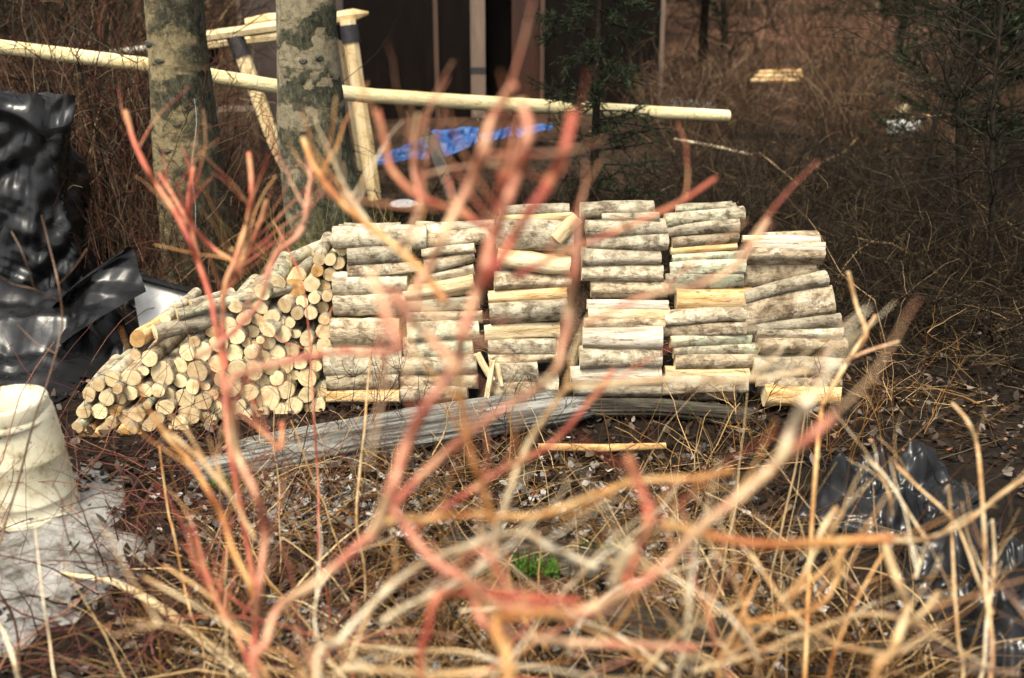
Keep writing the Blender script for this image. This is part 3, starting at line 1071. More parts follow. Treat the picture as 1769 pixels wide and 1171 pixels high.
# ------------------------------------------------------------------ black plastic sheeting: a small cloth solver
def drape(P, rest_u, rest_v, steps, iters, collide, bend=0.25, seed=1, slack=0.06, pin=0):
    """P (nv,nu,3) start shape; settles it under gravity with slightly uneven slack so that it creases"""
    g = np.random.default_rng(seed)
    nv, nu, _ = P.shape

    def slackmap(shape):
        c = g.uniform(-1, 1, (7, 7))
        yi, xi = np.linspace(0, 5.999, shape[0]), np.linspace(0, 5.999, shape[1])
        y0, x0 = yi.astype(int), xi.astype(int)
        fy, fx = (yi - y0)[:, None], (xi - x0)[None, :]
        m = c[y0][:, x0] * (1 - fy) * (1 - fx) + c[y0 + 1][:, x0] * fy * (1 - fx) + c[y0][:, x0 + 1] * (1 - fy) * fx + c[y0 + 1][:, x0 + 1] * fy * fx
        return 1 + slack * (0.5 + 0.5 * m) + g.normal(0, 0.012, shape)
    Lu = rest_u * slackmap((nv, nu))[:, :-1]
    Lv = rest_v * slackmap((nv, nu))[:-1, :]
    Ld = math.hypot(rest_u, rest_v)
    prev = P.copy()
    hold = np.zeros((nv, nu), dtype=bool)
    if pin:
        # the rim and a few spots are snagged in the litter and stay where they lie
        hold[0, :] = hold[-1, :] = True
        hold[:, 0] = hold[:, -1] = True
        hold[g.integers(0, nv, pin), g.integers(0, nu, pin)] = True
    P00 = P.copy()
    rim = np.zeros((nv, nu), dtype=bool)
    rim[0, :] = rim[-1, :] = rim[:, 0] = rim[:, -1] = True

    def solve(A, B, L, k, push=False):
        d = B - A
        l = np.sqrt((d * d).sum(2)) + 1e-9
        c = k * 0.5 * (l - L) / l
        if push:
            c = np.where(l < L, c, 0)
        d *= c[:, :, None]
        A += d
        B -= d
    for st in range(steps):
        vel = (P - prev) * 0.96
        prev = P.copy()
        P = P + vel
        P[:, :, 2] -= 9.8 * 0.02 * 0.02
        for it in range(iters):
            for o_ in (0, 1):
                n = (nu - o_) // 2
                solve(P[:, o_:o_ + 2 * n:2], P[:, o_ + 1:o_ + 2 * n:2], Lu[:, o_:o_ + 2 * n:2], 1.0)
                n = (nv - o_) // 2
                solve(P[o_:o_ + 2 * n:2], P[o_ + 1:o_ + 2 * n:2], Lv[o_:o_ + 2 * n:2], 1.0)
            for o_ in (0, 1):
                n = (nu - o_) // 2
                solve(P[:-1, o_:o_ + 2 * n:2], P[1:, o_ + 1:o_ + 2 * n:2], Ld, 0.25)
                solve(P[1:, o_:o_ + 2 * n:2], P[:-1, o_ + 1:o_ + 2 * n:2], Ld, 0.25)
            if bend and it % 2 == 0:
                for k0 in range(4):
                    m = (nu - k0) // 4
                    if m:
                        solve(P[:, k0:k0 + 4 * m:4][:, :m], P[:, k0 + 2:k0 + 4 * m:4][:, :m], rest_u * 1.85, bend, True)
                    m = (nv - k0) // 4
                    if m:
                        solve(P[k0:k0 + 4 * m:4][:m], P[k0 + 2:k0 + 4 * m:4][:m], rest_v * 1.85, bend, True)
            hit = collide(P)
            if pin:
                P[hold, 0:2] = P00[hold, 0:2]
                P[rim, 2] = np.minimum(P[rim, 2], 0.02)
        # rubbing on whatever carries it
        if hit is not None:
            prev[hit] = prev[hit] * 0.35 + P[hit] * 0.65
    return P


def creased(P, sc, amp):
    """press fine creases into a settled sheet along its normals"""
    du, dv = np.gradient(P, axis=1), np.gradient(P, axis=0)
    n = np.cross(du, dv)
    n /= np.linalg.norm(n, axis=2, keepdims=True) + 1e-9
    c = np.array([[crumple(Vector(p), sc, amp) + crumple(Vector(p), sc * 2.6, amp * 0.22) for p in r_] for r_ in P])
    Q = P - n * np.sign(n[:, :, 2:3] + 1e-6) * 0 + n * c[:, :, None]
    Q[:, :, 2] = np.maximum(Q[:, :, 2], 0)
    return Q


def cloth_obj(name, P, mat, parent, o_, thick=0.0):
    nv, nu, _ = P.shape
    V = P.reshape(-1, 3).copy()
    V[:, 2] += np.array([gz(x, y) for x, y in V[:, :2]]) + 0.006
    V -= np.array(o_)
    idx = np.arange(nu * nv).reshape(nv, nu)
    q = np.stack([idx[:-1, :-1], idx[:-1, 1:], idx[1:, 1:], idx[1:, :-1]], -1).reshape(-1, 4)
    return link(name, mesh_np(name, V, [q], mat), parent)


def solids(boxes):
    """boxes: (x0,x1,y0,y1,top) standing on the ground"""
    def col(P):
        hit = P[:, :, 2] < 0.0
        P[:, :, 2] = np.maximum(P[:, :, 2], 0.0)
        for x0, x1, y0, y1, top in boxes:
            dx0, dx1, dy0, dy1, dz = P[:, :, 0] - x0, x1 - P[:, :, 0], P[:, :, 1] - y0, y1 - P[:, :, 1], top - P[:, :, 2]
            inside = (dx0 > 0) & (dx1 > 0) & (dy0 > 0) & (dy1 > 0) & (dz > 0)
            if not inside.any():
                continue
            st = np.stack([dx0, dx1, dy0, dy1, dz], -1)
            k = st.argmin(-1)
            m = st.min(-1)
            P[:, :, 0] += np.where(inside & (k == 0), -m, 0) + np.where(inside & (k == 1), m, 0)
            P[:, :, 1] += np.where(inside & (k == 2), -m, 0) + np.where(inside & (k == 3), m, 0)
            P[:, :, 2] += np.where(inside & (k == 4), m, 0)
            hit |= inside
        return hit
    return col


def flat_sheet(x0, x1, y0, y1, z, nu, nv, seed, squeeze=(1, 1), rot=0.0, amp=0.04, zslope=(0, 0)):
    """a level sheet already pushed together in plan by the factor squeeze, with random ripples"""
    X, Y = np.meshgrid(np.linspace(x0, x1, nu), np.linspace(y0, y1, nv))
    cx, cy = (x0 + x1) / 2, (y0 + y1) / 2
    ax, ay = (X - cx), (Y - cy)
    c, sn = math.cos(rot), math.sin(rot)
    XX, YY = cx + ax * c - ay * sn, cy + ax * sn + ay * c
    Z = np.array([[z + amp * (noise.noise(Vector((x * 5, y * 5, seed))) + 0.6 * noise.noise(Vector((x * 13, y * 13, seed + 2)))) + 2 * amp for x, y in zip(r1, r2)] for r1, r2 in zip(XX, YY)])
    Z += (X - x0) * zslope[0] + (Y - y0) * zslope[1]
    return np.stack([XX, YY, Z], -1), (x1 - x0) / (nu - 1) / squeeze[0], (y1 - y0) / (nv - 1) / squeeze[1]


def build_left_plastic():
    root = empty('black_tarp', at_ground(60, 640))
    tag(root, 'large black plastic tarp draped over a tall shape left of the woodpile', 'tarp')
    o_ = root.location.copy()
    x1 = at_y(104, 200, 5.5).x + 0.10
    top = at_y(60, 158, 5.25).z - 0.02
    P, ru, rv = flat_sheet(-3.75, x1 + 0.52, 4.0, 5.95, top + 0.03, 118, 108, 3, (0.97, 0.98), 0.05, 0.03)
    P = drape(P, ru, rv, 120, 10, solids([(-3.6, -2.85, 5.16, 5.5, top), (-2.85, x1, 5.2, 5.5, top - 0.01)]), 0.3, 4, 0.05)
    for ax in (0, 1):
        A, B = (P[:-1], P[1:]) if ax == 0 else (P[:, :-1], P[:, 1:])
        M = (A + B) / 2
        shp = list(P.shape)
        shp[ax] = shp[ax] * 2 - 1
        N = np.zeros(shp)
        if ax == 0:
            N[0::2], N[1::2] = P, M
        else:
            N[:, 0::2], N[:, 1::2] = P, M
        P = N
    P = creased(P, 8.0, 0.085)
    cloth_obj('draped_cover', P, PLASTIC, root, o_)
    # slack sheet pushed together on the ground between the upright and the log ends
    nu, nv = 130, 100
    P = np.zeros((nv, nu, 3))
    for j in range(nv):
        for i in range(nu):
            u, v = i / (nu - 1), j / (nv - 1)
            x = -3.3 + 1.62 * u - 0.25 * (1 - v) * u * u + 0.08 * noise.noise(Vector((v * 5, 2, 7))) * u
            y = 4.0 + 1.25 * v + 0.06 * noise.noise(Vector((u * 6, 4, 1))) * (1 - v)
            e = min(1, min(1 - u, v, 1 - v) * 9)
            h = 0.05 + 0.24 * math.exp(-((x + 2.5) / 0.4) ** 2 - ((y - 4.75) / 0.3) ** 2) + 0.15 * math.exp(-((x + 2.05) / 0.28) ** 2 - ((y - 4.65) / 0.22) ** 2)
            p = Vector((x, y * 1.4, 0.4))
            P[j, i] = (x + 0.4 * crumple(p + Vector((0, 0, 3)), 6, 0.05), y + 0.4 * crumple(p + Vector((3, 0, 3)), 6, 0.05), max(0.004, e * (h + crumple(p, 4.5, 0.10) + crumple(p, 13, 0.018))))
    cloth_obj('ground_skirt', P, PLASTIC, root, o_)
    q2 = quad_px([(78, 158, 5.2), (131, 164, 5.12), (127, 212, 5.12), (76, 222, 5.16)])
    sheet(lambda u, v: bilerp(q2, u, v) + Vector((0.3, -1, 0)) * (crumple(bilerp(q2, u, v), 9, 0.06) + 0.05 * math.sin(u * 3.1)) - o_, 22, 20, 'corner_flap', PLASTIC, root)
    # standing flap with a bright folded top edge
    q = quad_px([(105, 508, 4.75), (226, 410, 4.85), (244, 506, 4.6), (92, 600, 4.35)])
    fl = np.array([[tuple(bilerp(q, u, v) + Vector((0, -1, 0.2)) * (crumple(bilerp(q, u, v), 6, 0.06) + 0.09 * math.sin(u * 3)) + Vector((0.02, -0.16 * math.exp(-v * 7), -0.035 * math.exp(-v * 22)))) for u in np.linspace(0, 1, 44)] for v in np.linspace(0, 1, 34)])
    fl[:, :, 2] -= np.array([[gz(*p[:2]) for p in r_] for r_ in fl])
    cloth_obj('standing_flap', fl, PLASTIC, root, o_)
    q3 = quad_px([(226, 476, 4.80), (326, 504, 4.9), (300, 535, 4.75), (238, 560, 4.6)])
    wh = sheet(lambda u, v: bilerp(q3, u, v) + Vector((0, -0.5, 1)) * crumple(bilerp(q3, u, v), 5, 0.05) - o_, 26, 22, 'turned_up_underside', WHITEPL, root)
    wh['label'] = 'pale grey underside of the plastic, turned up'
    q4 = quad_px([(225, 472, 4.80), (340, 506, 4.9), (345, 513, 4.87), (226, 481, 4.78)])
    sheet(lambda u, v: bilerp(q4, u, v) + Vector((0, 0, 0.015 * math.sin(v * 3.1))) - o_, 16, 6, 'rolled_edge', PLASTIC, root, 0.01)


build_left_plastic()


def build_right_plastic():
    c = at_ground(1560, 900)
    root = empty('black_plastic_bag', c)
    tag(root, 'crumpled black plastic bag lying among dead stalks right of the woodpile', 'bag')
    o_ = c.copy()
    p1, p2, p3 = at_ground(1535, 885), at_ground(1690, 1010), at_ground(1770, 1130)
    for nm, p, w, d, rot, sd, n, tops in (
            ('bag_body', p1, 0.60, 0.44, 0.1, 2, 96, ((-0.20, 0.06, 0.20, 0.085), (-0.04, 0.12, 0.13, 0.09), (0.15, 0.10, 0.21, 0.09), (0.0, -0.08, 0.08, 0.14))),
            ('bag_mouth', p2, 0.56, 0.44, -0.4, 5, 80, ((-0.10, 0.08, 0.13, 0.12), (0.13, 0.02, 0.15, 0.12))),
            ('bag_tail', p3, 0.54, 0.42, 0.3, 8, 70, ((0.02, 0.05, 0.14, 0.15),))):
        P = np.zeros((n, n, 3))
        c, sn = math.cos(rot), math.sin(rot)
        for j in range(n):
            for i in range(n):
                a_, b_ = 2 * i / (n - 1) - 1, 2 * j / (n - 1) - 1
                dx, dy = a_ * math.sqrt(1 - b_ * b_ / 2), b_ * math.sqrt(1 - a_ * a_ / 2)
                k = 1 + 0.45 * noise.noise(Vector((dx * 1.7, dy * 1.7, sd)))
                lx, ly = dx * w / 2 * k, dy * d / 2 * k
                t = min(1, math.hypot(dx, dy))
                h = sum(hh * math.exp(-(((lx - ox) ** 2 + (ly - oy) ** 2) / ww ** 2)) for ox, oy, hh, ww in tops)
                x, y = p.x + lx * c - ly * sn, p.y + lx * sn + ly * c
                q = Vector((x + sd, y * 1.2, sd * 0.7))
                e = 1 - t ** 4
                P[j, i] = (x + 0.5 * crumple(q + Vector((0, 0, 3)), 9, 0.06) * e, y + 0.4 * crumple(q + Vector((3, 0, 3)), 9, 0.06) * e,
                           max(0.012 + 0.01 * e, 0.012 + e * (0.9 * h + 0.03 + crumple(q, 13, 0.11) + crumple(q, 34, 0.022))))
        cloth_obj(nm, P, PLASTIC, root, o_)


build_right_plastic()

# ------------------------------------------------------------------ white pail
def build_pail():
    c = at_ground(64, 893)
    c.z = gz(c.x, c.y) + 0.03
    root = empty('white_pail', c)
    tag(root, 'dirty white plastic pail upside down on old snow with a round cover', 'pail')
    m, nd, ln, bs = new_mat('white_pail_plastic')
    vec = coords(nd, ln, (1, 1, 1), False)
    f = noise_tex(nd, ln, vec, 7, 6, 0.7)
    r = ramp(nd, [(0.37, (0.24, 0.19, 0.11)), (0.45, (0.43, 0.39, 0.27)), (0.60, (0.54, 0.51, 0.39))])
    ln.new(f, r.inputs[0])
    f2 = noise_tex(nd, ln, vec, 50, 3, 0.6)
    r2 = ramp(nd, [(0.30, (0.18, 0.13, 0.08)), (0.37, (1, 1, 1))])
    ln.new(f2, r2.inputs[0])
    cc = mix(nd, ln, 0.9, r.outputs[0], r2.outputs[0], 'MULTIPLY')
    # rust run below the cover on the left
    sp = nd.new('ShaderNodeSeparateXYZ')
    ln.new(vec, sp.inputs[0])
    f3 = noise_tex(nd, ln, coords(nd, ln, (6, 6, 0.6), False), 6, 4, 0.6)
    m1 = nd.new('ShaderNodeMapRange')
    m1.inputs[1].default_value, m1.inputs[2].default_value = 0.17, 0.36
    ln.new(sp.outputs[2], m1.inputs[0])
    m2 = nd.new('ShaderNodeMapRange')
    m2.inputs[1].default_value, m2.inputs[2].default_value = -0.062, -0.085
    ln.new(sp.outputs[0], m2.inputs[0])
    mu = nd.new('ShaderNodeMath')
    mu.operation = 'MULTIPLY'
    ln.new(m1.outputs[0], mu.inputs[0])
    ln.new(m2.outputs[0], mu.inputs[1])
    mu2 = nd.new('ShaderNodeMath')
    mu2.operation = 'MULTIPLY'
    ln.new(mu.outputs[0], mu2.inputs[0])
    ln.new(f3, mu2.inputs[1])
    r3 = ramp(nd, [(0.22, (0, 0, 0)), (0.36, (1, 1, 1))])
    ln.new(mu2.outputs[0], r3.inputs[0])
    cc = mix(nd, ln, r3.outputs[0], cc, (0.42, 0.19, 0.05))
    ln.new(cc, bs.inputs['Base Color'])
    bs.inputs['Roughness'].default_value = 0.5
    tilt = Quaternion((0, 1, 0), math.radians(-2.5))
    b = MB()
    b.lathe([(0.143, -0.03), (0.143, 0.012), (0.140, 0.016), (0.137, 0.018), (0.1368, 0.06), (0.1395, 0.064), (0.1395, 0.072), (0.1365, 0.078), (0.1325, 0.2), (0.1345, 0.205), (0.134, 0.215), (0.1315, 0.22), (0.1235, 0.335), (0.119, 0.365), (0.115, 0.37), (0.0, 0.37)], 56)
    o = b.build('pail_body', m, root)
    o.rotation_mode = 'QUATERNION'
    o.rotation_quaternion = tilt
    b = MB()
    b.lathe([(0.116, 0.334), (0.135, 0.332), (0.137, 0.337), (0.137, 0.347), (0.1325, 0.351), (0.132, 0.357), (0.1335, 0.361), (0.133, 0.396), (0.130, 0.405), (0.122, 0.409), (0.114, 0.399), (0.0, 0.400)], 56, (-0.018, -0.008, 0))
    o = b.build('cover', m, root)
    o.rotation_mode = 'QUATERNION'
    o.rotation_quaternion = tilt
    b = MB()
    b.lathe([(0.152, -0.025), (0.158, -0.01), (0.152, 0.004)], 56)
    b.build('dark_rim', mat_noise('rim_dirt', [(0.3, (0.03, 0.028, 0.022)), (0.7, (0.14, 0.12, 0.09))], 20), root)


build_pail()

# ------------------------------------------------------------------ woodpile
def yface(u, z):
    """front face of the stack: nearer at the left, leaning back"""
    base = 3.66 + 0.30 * sstep(140, 620, u) - 0.02 * sstep(1000, 1450, u)
    return base + 0.20 * max(0, z)


def face_point(u, v, dy=0.0):
    y = yface(u, 0)
    for _ in range(8):
        p = at_y(u, v, y)
        y = yface(u, p.z) + dy
    return at_y(u, v, y)


def log_mesh(L, r, seed, mats, sides=14, rings=9, flat=0.0, gnarl=0.06, taper=0.06):
    V, Fq, caps = [], [], []
    ov, oa = R.uniform(0.88, 1.14), R.uniform(0, 3.14)
    bend = R.uniform(-0.02, 0.02) * L
    for i in range(rings):
        t = i / (rings - 1)
        x = (t - 0.5) * L
        for k in range(sides):
            th = 2 * math.pi * k / sides
            cy, sz = math.cos(th), math.sin(th)
            rr = r * (1 + taper * (t - 0.5))
            rr *= 1 + gnarl * 1.3 * noise.noise(Vector((cy * 1.1 + seed, sz * 1.1, x * 4))) + gnarl * noise.noise(Vector((cy * 3 + seed, sz * 3, x * 16)))
            rr *= 1 + (ov - 1) * math.cos(2 * (th - oa))
            y, z = rr * cy, rr * sz
            if flat and y < -r * (1 - flat):
                y = -r * (1 - flat) + 0.15 * (y + r * (1 - flat))
            V.append((x + 0.004 * noise.noise(Vector((cy * 2, sz * 2, seed))) * (1 if t in (0, 1) else 0), y, z + bend * math.sin(t * math.pi)))
    for i in range(rings - 1):
        for k in range(sides):
            k2 = (k + 1) % sides
            Fq.append((i * sides + k, i * sides + k2, (i + 1) * sides + k2, (i + 1) * sides + k))
    nb = len(Fq)
    e0 = len(V)
    V += V[:sides] + V[(rings - 1) * sides:rings * sides]
    V.append((-L / 2 + 0.001, 0, 0))
    V.append((L / 2 - 0.001, 0, 0))
    tri = []
    for k in range(sides):
        k2 = (k + 1) % sides
        tri.append((len(V) - 2, e0 + k2, e0 + k))
        tri.append((len(V) - 1, e0 + sides + k, e0 + sides + k2))
    return mesh_np('firewood_log', V, [Fq, tri], mats, True, [0] * nb + [1] * len(tri)), V[:sides]


def end_disc(ring, seed):
    """cut face a hair inside the bark edge, slightly proud"""
    n = len(ring)
    c = Vector((ring[0][0], 0, 0))
    V = []
    for t, off in ((0.95, 0.0012), (0.945, 0.0025), (0.5, 0.0028), (0.02, 0.0028)):
        for p in ring:
            q = c.lerp(Vector(p), t)
            q.x = min(p_[0] for p_ in ring) - off + 0.0006 * math.sin(seed + t * 40)
            V.append(q)
    Fq = []
    for i in range(3):
        for k in range(n):
            k2 = (k + 1) % n
            Fq.append((i * n + k, (i + 1) * n + k, (i + 1) * n + k2, i * n + k2))
    return mesh_np('cut_end', V, [Fq], [], False)


ORD = ['first', 'second', 'third', 'fourth', 'fifth', 'sixth', 'seventh', 'eighth', 'ninth', 'tenth', 'eleventh', 'twelfth', 'thirteenth', 'fourteenth', 'fifteenth', 'sixteenth', 'seventeenth', 'eighteenth', 'nineteenth', 'twentieth']

ENDS = [  # u, v, r (pixels of the photograph), cut colour
    (286, 550, 8, 'c'), (307, 543, 10, 'c'), (269, 574, 13, 'c'), (298, 566, 10, 'c'), (238, 585, 14, 'o'), (258, 619, 14, 'c'), (234, 613, 9, 't'), (248, 640, 9, 'c'), (281, 646, 19, 'c'), (226, 653, 15, 'c'), (194, 654, 13, 't'), (203, 671, 9, 't'),
    (323, 609, 13, 'c'), (350, 607, 15, 'c'), (311, 631, 13, 'c'), (341, 642, 17, 't'), (311, 658, 12, 'c'), (333, 668, 12, 'c'), (355, 666, 8, 'c'), (250, 674, 12, 'c'), (225, 679, 13, 'c'), (273, 675, 11, 'c'), (291, 683, 11, 'c'), (319, 687, 15, 'c'), (350, 694, 14, 't'),
    (285, 704, 13, 'c'), (327, 716, 16, 't'), (184, 689, 12, 'c'), (208, 688, 10, 't'), (154, 681, 12, 't'), (172, 711, 13, 'c'), (198, 710, 10, 'o'), (236, 716, 14, 't'), (255, 699, 7, 'c'), (294, 720, 6, 'c'), (312, 738, 15, 'c'), (258, 735, 11, 't'), (271, 722, 12, 't'), (217, 720, 12, 't'),
    (191, 731, 10, 't'), (346, 752, 15, 'o'), (322, 757, 10, 't'), (147, 755, 10, 'o'), (164, 762, 11, 'o'), (196, 770, 11, 'o'), (179, 744, 9, 't'), (134, 738, 9, 't'), (144, 712, 11, 't'), (228, 744, 10, 't'), (243, 759, 9, 'o'), (355, 724, 10, 't'), (213, 753, 10, 'o'), (171, 664, 11, 't'), (284, 752, 11, 'o'), (265, 765, 10, 'o'), (225, 770, 10, 'o'), (305, 770, 11, 'o'),
    (378, 594, 15, 'c'), (406, 580, 16, 'c'), (436, 572, 11, 'c'), (462, 569, 14, 'c'), (488, 578, 14, 'c'), (482, 556, 9, 'c'), (501, 557, 9, 'c'), (510, 576, 9, 'c'), (561, 572, 14, 'c'), (560, 597, 12, 'c'), (404, 611, 15, 'c'), (375, 629, 15, 'c'), (425, 592, 8, 't'), (440, 597, 8, 't'), (450, 587, 7, 'c'), (465, 593, 10, 'c'),
    (433, 610, 10, 'c'), (427, 622, 8, 'c'), (453, 618, 13, 't'), (480, 609, 13, 'c'), (503, 605, 13, 't'), (530, 586, 12, 'c'), (538, 606, 12, 't'), (409, 638, 15, 'c'), (438, 640, 15, 't'), (494, 631, 13, 'c'), (518, 628, 11, 'c'), (546, 632, 10, 'c'), (468, 636, 12, 't'), (565, 618, 8, 'o'),
    (384, 656, 13, 't'), (399, 670, 17, 't'), (421, 657, 9, 'r'), (452, 658, 13, 'c'), (478, 652, 13, 'c'), (507, 648, 10, 'c'), (531, 653, 15, 'c'), (430, 678, 14, 'c'), (463, 688, 21, 'c'), (494, 674, 15, 'c'), (529, 683, 13, 'c'), (554, 675, 11, 't'), (508, 701, 14, 'c'), (551, 704, 12, 'c'), (534, 708, 9, 't'), (404, 700, 9, 'c'), (417, 700, 9, 'c'), (436, 705, 9, 'c'),
    (419, 728, 18, 'c'), (454, 719, 12, 't'), (484, 712, 12, 'c'), (481, 729, 9, 'c'), (503, 725, 11, 'c'), (388, 713, 13, 't'), (363, 731, 12, 'c'), (389, 748, 14, 'o'), (368, 682, 10, 't'), (372, 702, 12, 'c'), (366, 752, 9, 'o'), (445, 738, 9, 'o'), (525, 728, 8, 't'),
    (478, 487, 14, 'c'), (453, 505, 13, 'c'), (509, 497, 16, 'o'), (538, 491, 13, 'c'), (429, 515, 15, 'c'), (387, 520, 11, 'c'), (406, 529, 11, 'c'), (451, 531, 11, 'c'), (543, 515, 10, 'c'), (522, 521, 10, 'c'), (557, 531, 10, 't'), (537, 541, 11, 'c'), (514, 541, 11, 't'), (492, 527, 13, 't'), (470, 547, 13, 'c'), (422, 551, 12, 't'), (395, 560, 13, 'c'), (446, 553, 11, 'c'), (560, 552, 9, 't'), (518, 473, 11, 't'), (548, 468, 10, 'o'), (560, 495, 11, 't'), (565, 512, 9, 't'),
    (588, 431, 12, 'c'), (571, 448, 10, 'c'), (552, 448, 10, 't'), (585, 455, 10, 't'), (570, 474, 11, 't'), (335, 590, 10, 't'), (367, 573, 11, 't'),
]
# courses from the bottom, left to right: only to say which log a label means
sl = lambda e: e[1] + 0.10 * (e[0] - 130)
order = sorted(range(len(ENDS)), key=lambda i: -sl(ENDS[i]))
NC = 13
courses = {}
step = (sl(ENDS[order[0]]) - sl(ENDS[order[-1]])) / NC
for i in order:
    courses.setdefault(min(NC - 1, int((sl(ENDS[order[0]]) - sl(ENDS[i])) / step)), []).append(i)
pos = {}
for ci, ids in courses.items():
    ids.sort(key=lambda i: ENDS[i][0])
    for k, i in enumerate(ids):
        pos[i] = (ci, k)
CUTW = {'c': 'cream', 't': 'tan', 'o': 'orange', 'r': 'red-brown'}
TILT = {1: (0.85, 0.10), 13: (0.2, 0.0), 66: (0, 0)}
for i, (u, v, r, cc) in enumerate(ENDS):
    p = face_point(u, v, R.uniform(-0.02, 0.03))
    if p.z < 0.02:
        p = face_point(u, v - 4, 0)
    rw = r * depth_of(p) / F * 1.10
    L = R.uniform(0.33, 0.38)
    bk = 'o' if cc == 'o' and R.random() < 0.6 else R.choice('ggbbgl')
    me, ring = log_mesh(L, rw, i * 1.7, [BARK[bk], CUT[cc]], 14, 7, 0, 0.07, R.uniform(-0.08, 0.08))
    o = link('firewood_log', me)
    d = Vector((R.uniform(-0.10, 0.10), 1, R.uniform(-0.04, 0.03)))
    if (u, v) in ((307, 543), (387, 520)):
        d = Vector((0.95, 0.5, 0.10))
    if (u, v) in ((269, 574), (298, 566)):
        d = Vector((0.8, 0.6, 0.05))
    if (u, v) in ((462, 569), (492, 527)):
        d = Vector((0.32, 1, 0.12))
    d.normalize()
    o.rotation_mode = 'QUATERNION'
    o.rotation_quaternion = d.to_track_quat('X', 'Z')
    o.location = p + d * (L / 2)
    ci, k = pos[i]
    size = 'small' if r < 9.5 else ('large' if r > 14.5 else 'round')
    row = 'lowest row' if ci == 0 else ORD[ci] + ' row up'
    if ci == NC - 1:
        row = 'topmost row'
    tag(o, f'{size} {CUTW[cc]} log end, {ORD[k]} from left in the {row} of crosswise logs', 'log', 'crosswise firewood logs showing their cut ends')
    me2 = end_disc(ring, i)
    me2.materials.append(CUT[cc])
    link('cut_end', me2, o)

COLS = [
    [(590, 396, 732, 391, 14, 'g'), (583, 411, 728, 409, 36, 'g'), (603, 440, 706, 437, 26, 'g'), (605, 466, 722, 457, 20, 'b'), (584, 490, 706, 488, 36, 'g'), (578, 526, 695, 526, 38, 'g'), (578, 577, 690, 575, 46, 'b'), (566, 624, 687, 622, 46, 'g'), (571, 661, 684, 658, 30, 'b'), (568, 684, 688, 683, 20, 'o')],
    [(775, 393, 859, 390, 16, 'g'), (732, 419, 859, 405, 24, 'b'), (735, 437, 824, 427, 14, 'g'), (738, 461, 818, 443, 24, 'b'), (732, 484, 818, 467, 17, 'g'), (701, 504, 812, 485, 22, 'p'), (712, 516, 816, 502, 12, 'p'), (698, 530, 818, 523, 22, 'l'), (705, 548, 825, 545, 20, 'b'), (708, 572, 818, 565, 32, 'l'), (705, 602, 812, 597, 30, 'l'), (698, 630, 820, 628, 30, 'g'), (693, 656, 815, 655, 24, 'b'), (696, 680, 803, 678, 22, 'g')],
    [(873, 366, 980, 359, 17, 'g'), (866, 379, 980, 373, 12, 'p'), (862, 404, 986, 406, 46, 'g'), (866, 446, 987, 458, 30, 'p'), (857, 486, 978, 486, 28, 'b'), (848, 514, 978, 505, 20, 'o'), (848, 541, 972, 531, 36, 'g'), (842, 574, 968, 573, 26, 'p'), (848, 597, 960, 595, 26, 'g'), (850, 620, 957, 608, 26, 'b'), (852, 645, 930, 640, 34, 'g'), (852, 675, 925, 673, 24, 'b')],
    [(1005, 366, 1120, 364, 26, 'g'), (1040, 377, 1135, 376, 18, 'g'), (1018, 393, 1148, 392, 24, 'g'), (1016, 415, 1148, 415, 28, 'g'), (1012, 443, 1143, 443, 30, 'g'), (1009, 468, 1141, 475, 28, 'g'), (1022, 500, 1141, 500, 28, 'b'), (1018, 524, 1151, 525, 17, 'w'), (1020, 542, 1146, 542, 22, 'p'), (1015, 560, 1143, 560, 16, 'b'), (1012, 584, 1143, 584, 36, 'w'), (1008, 617, 1139, 616, 36, 'g'), (992, 650, 1138, 649, 32, 'w'), (994, 676, 1138, 672, 22, 'g')],
    [(1172, 363, 1263, 355, 15, 'l'), (1153, 379, 1277, 372, 22, 'l'), (1156, 397, 1277, 389, 19, 'g'), (1162, 421, 1273, 411, 17, 'b'), (1164, 434, 1276, 425, 11, 'o'), (1162, 448, 1280, 440, 20, 'l'), (1164, 466, 1281, 459, 20, 'l'), (1153, 488, 1280, 481, 28, 'l'), (1172, 518, 1293, 515, 34, 'o'), (1153, 550, 1283, 543, 22, 'g'), (1149, 571, 1290, 564, 19, 'b'), (1162, 588, 1293, 588, 24, 'l'), (1166, 607, 1305, 606, 20, 'l'), (1169, 625, 1305, 625, 22, 'b'), (1153, 643, 1290, 648, 20, 'p'), (1150, 668, 1288, 667, 28, 'b')],
    [(1288, 413, 1409, 415, 10, 'p'), (1305, 424, 1419, 424, 16, 'w'), (1295, 445, 1419, 444, 28, 'b'), (1289, 474, 1410, 469, 36, 'b'), (1292, 512, 1423, 479, 22, 'g'), (1289, 541, 1429, 517, 40, 'b'), (1292, 566, 1442, 551, 22, 'g'), (1308, 577, 1442, 574, 24, 'g'), (1312, 600, 1455, 600, 28, 'b'), (1308, 632, 1452, 632, 32, 'g'), (1312, 656, 1449, 655, 20, 'b'), (1322, 682, 1447, 682, 34, 'o')],
]
BARKW = {'g': 'grey-barked', 'b': 'brown-barked', 'l': 'lichen-speckled', 'p': 'pale peeled', 'o': 'orange', 'w': 'bleached'}
CN = ['leftmost', 'second', 'third', 'fourth', 'fifth', 'rightmost']


def side_log(a, b, r, bk, label, group, flat=0.0, gn=0.075):
    L = (b - a).length * 1.075
    me, _ = log_mesh(L, r, R.uniform(0, 99), [BARK[bk], CUT[R.choice('cct')]], 14, 10, flat, gn, R.uniform(-0.10, 0.10))
    o = link('firewood_log', me)
    d = (b - a).normalized()
    o.rotation_mode = 'QUATERNION'
    o.rotation_quaternion = d.to_track_quat('X', 'Z') @ Quaternion((1, 0, 0), R.uniform(-0.9, 0.9) if flat else R.uniform(0, 6.28))
    o.location = (a + b) / 2
    tag(o, label, 'log', group)
    return o


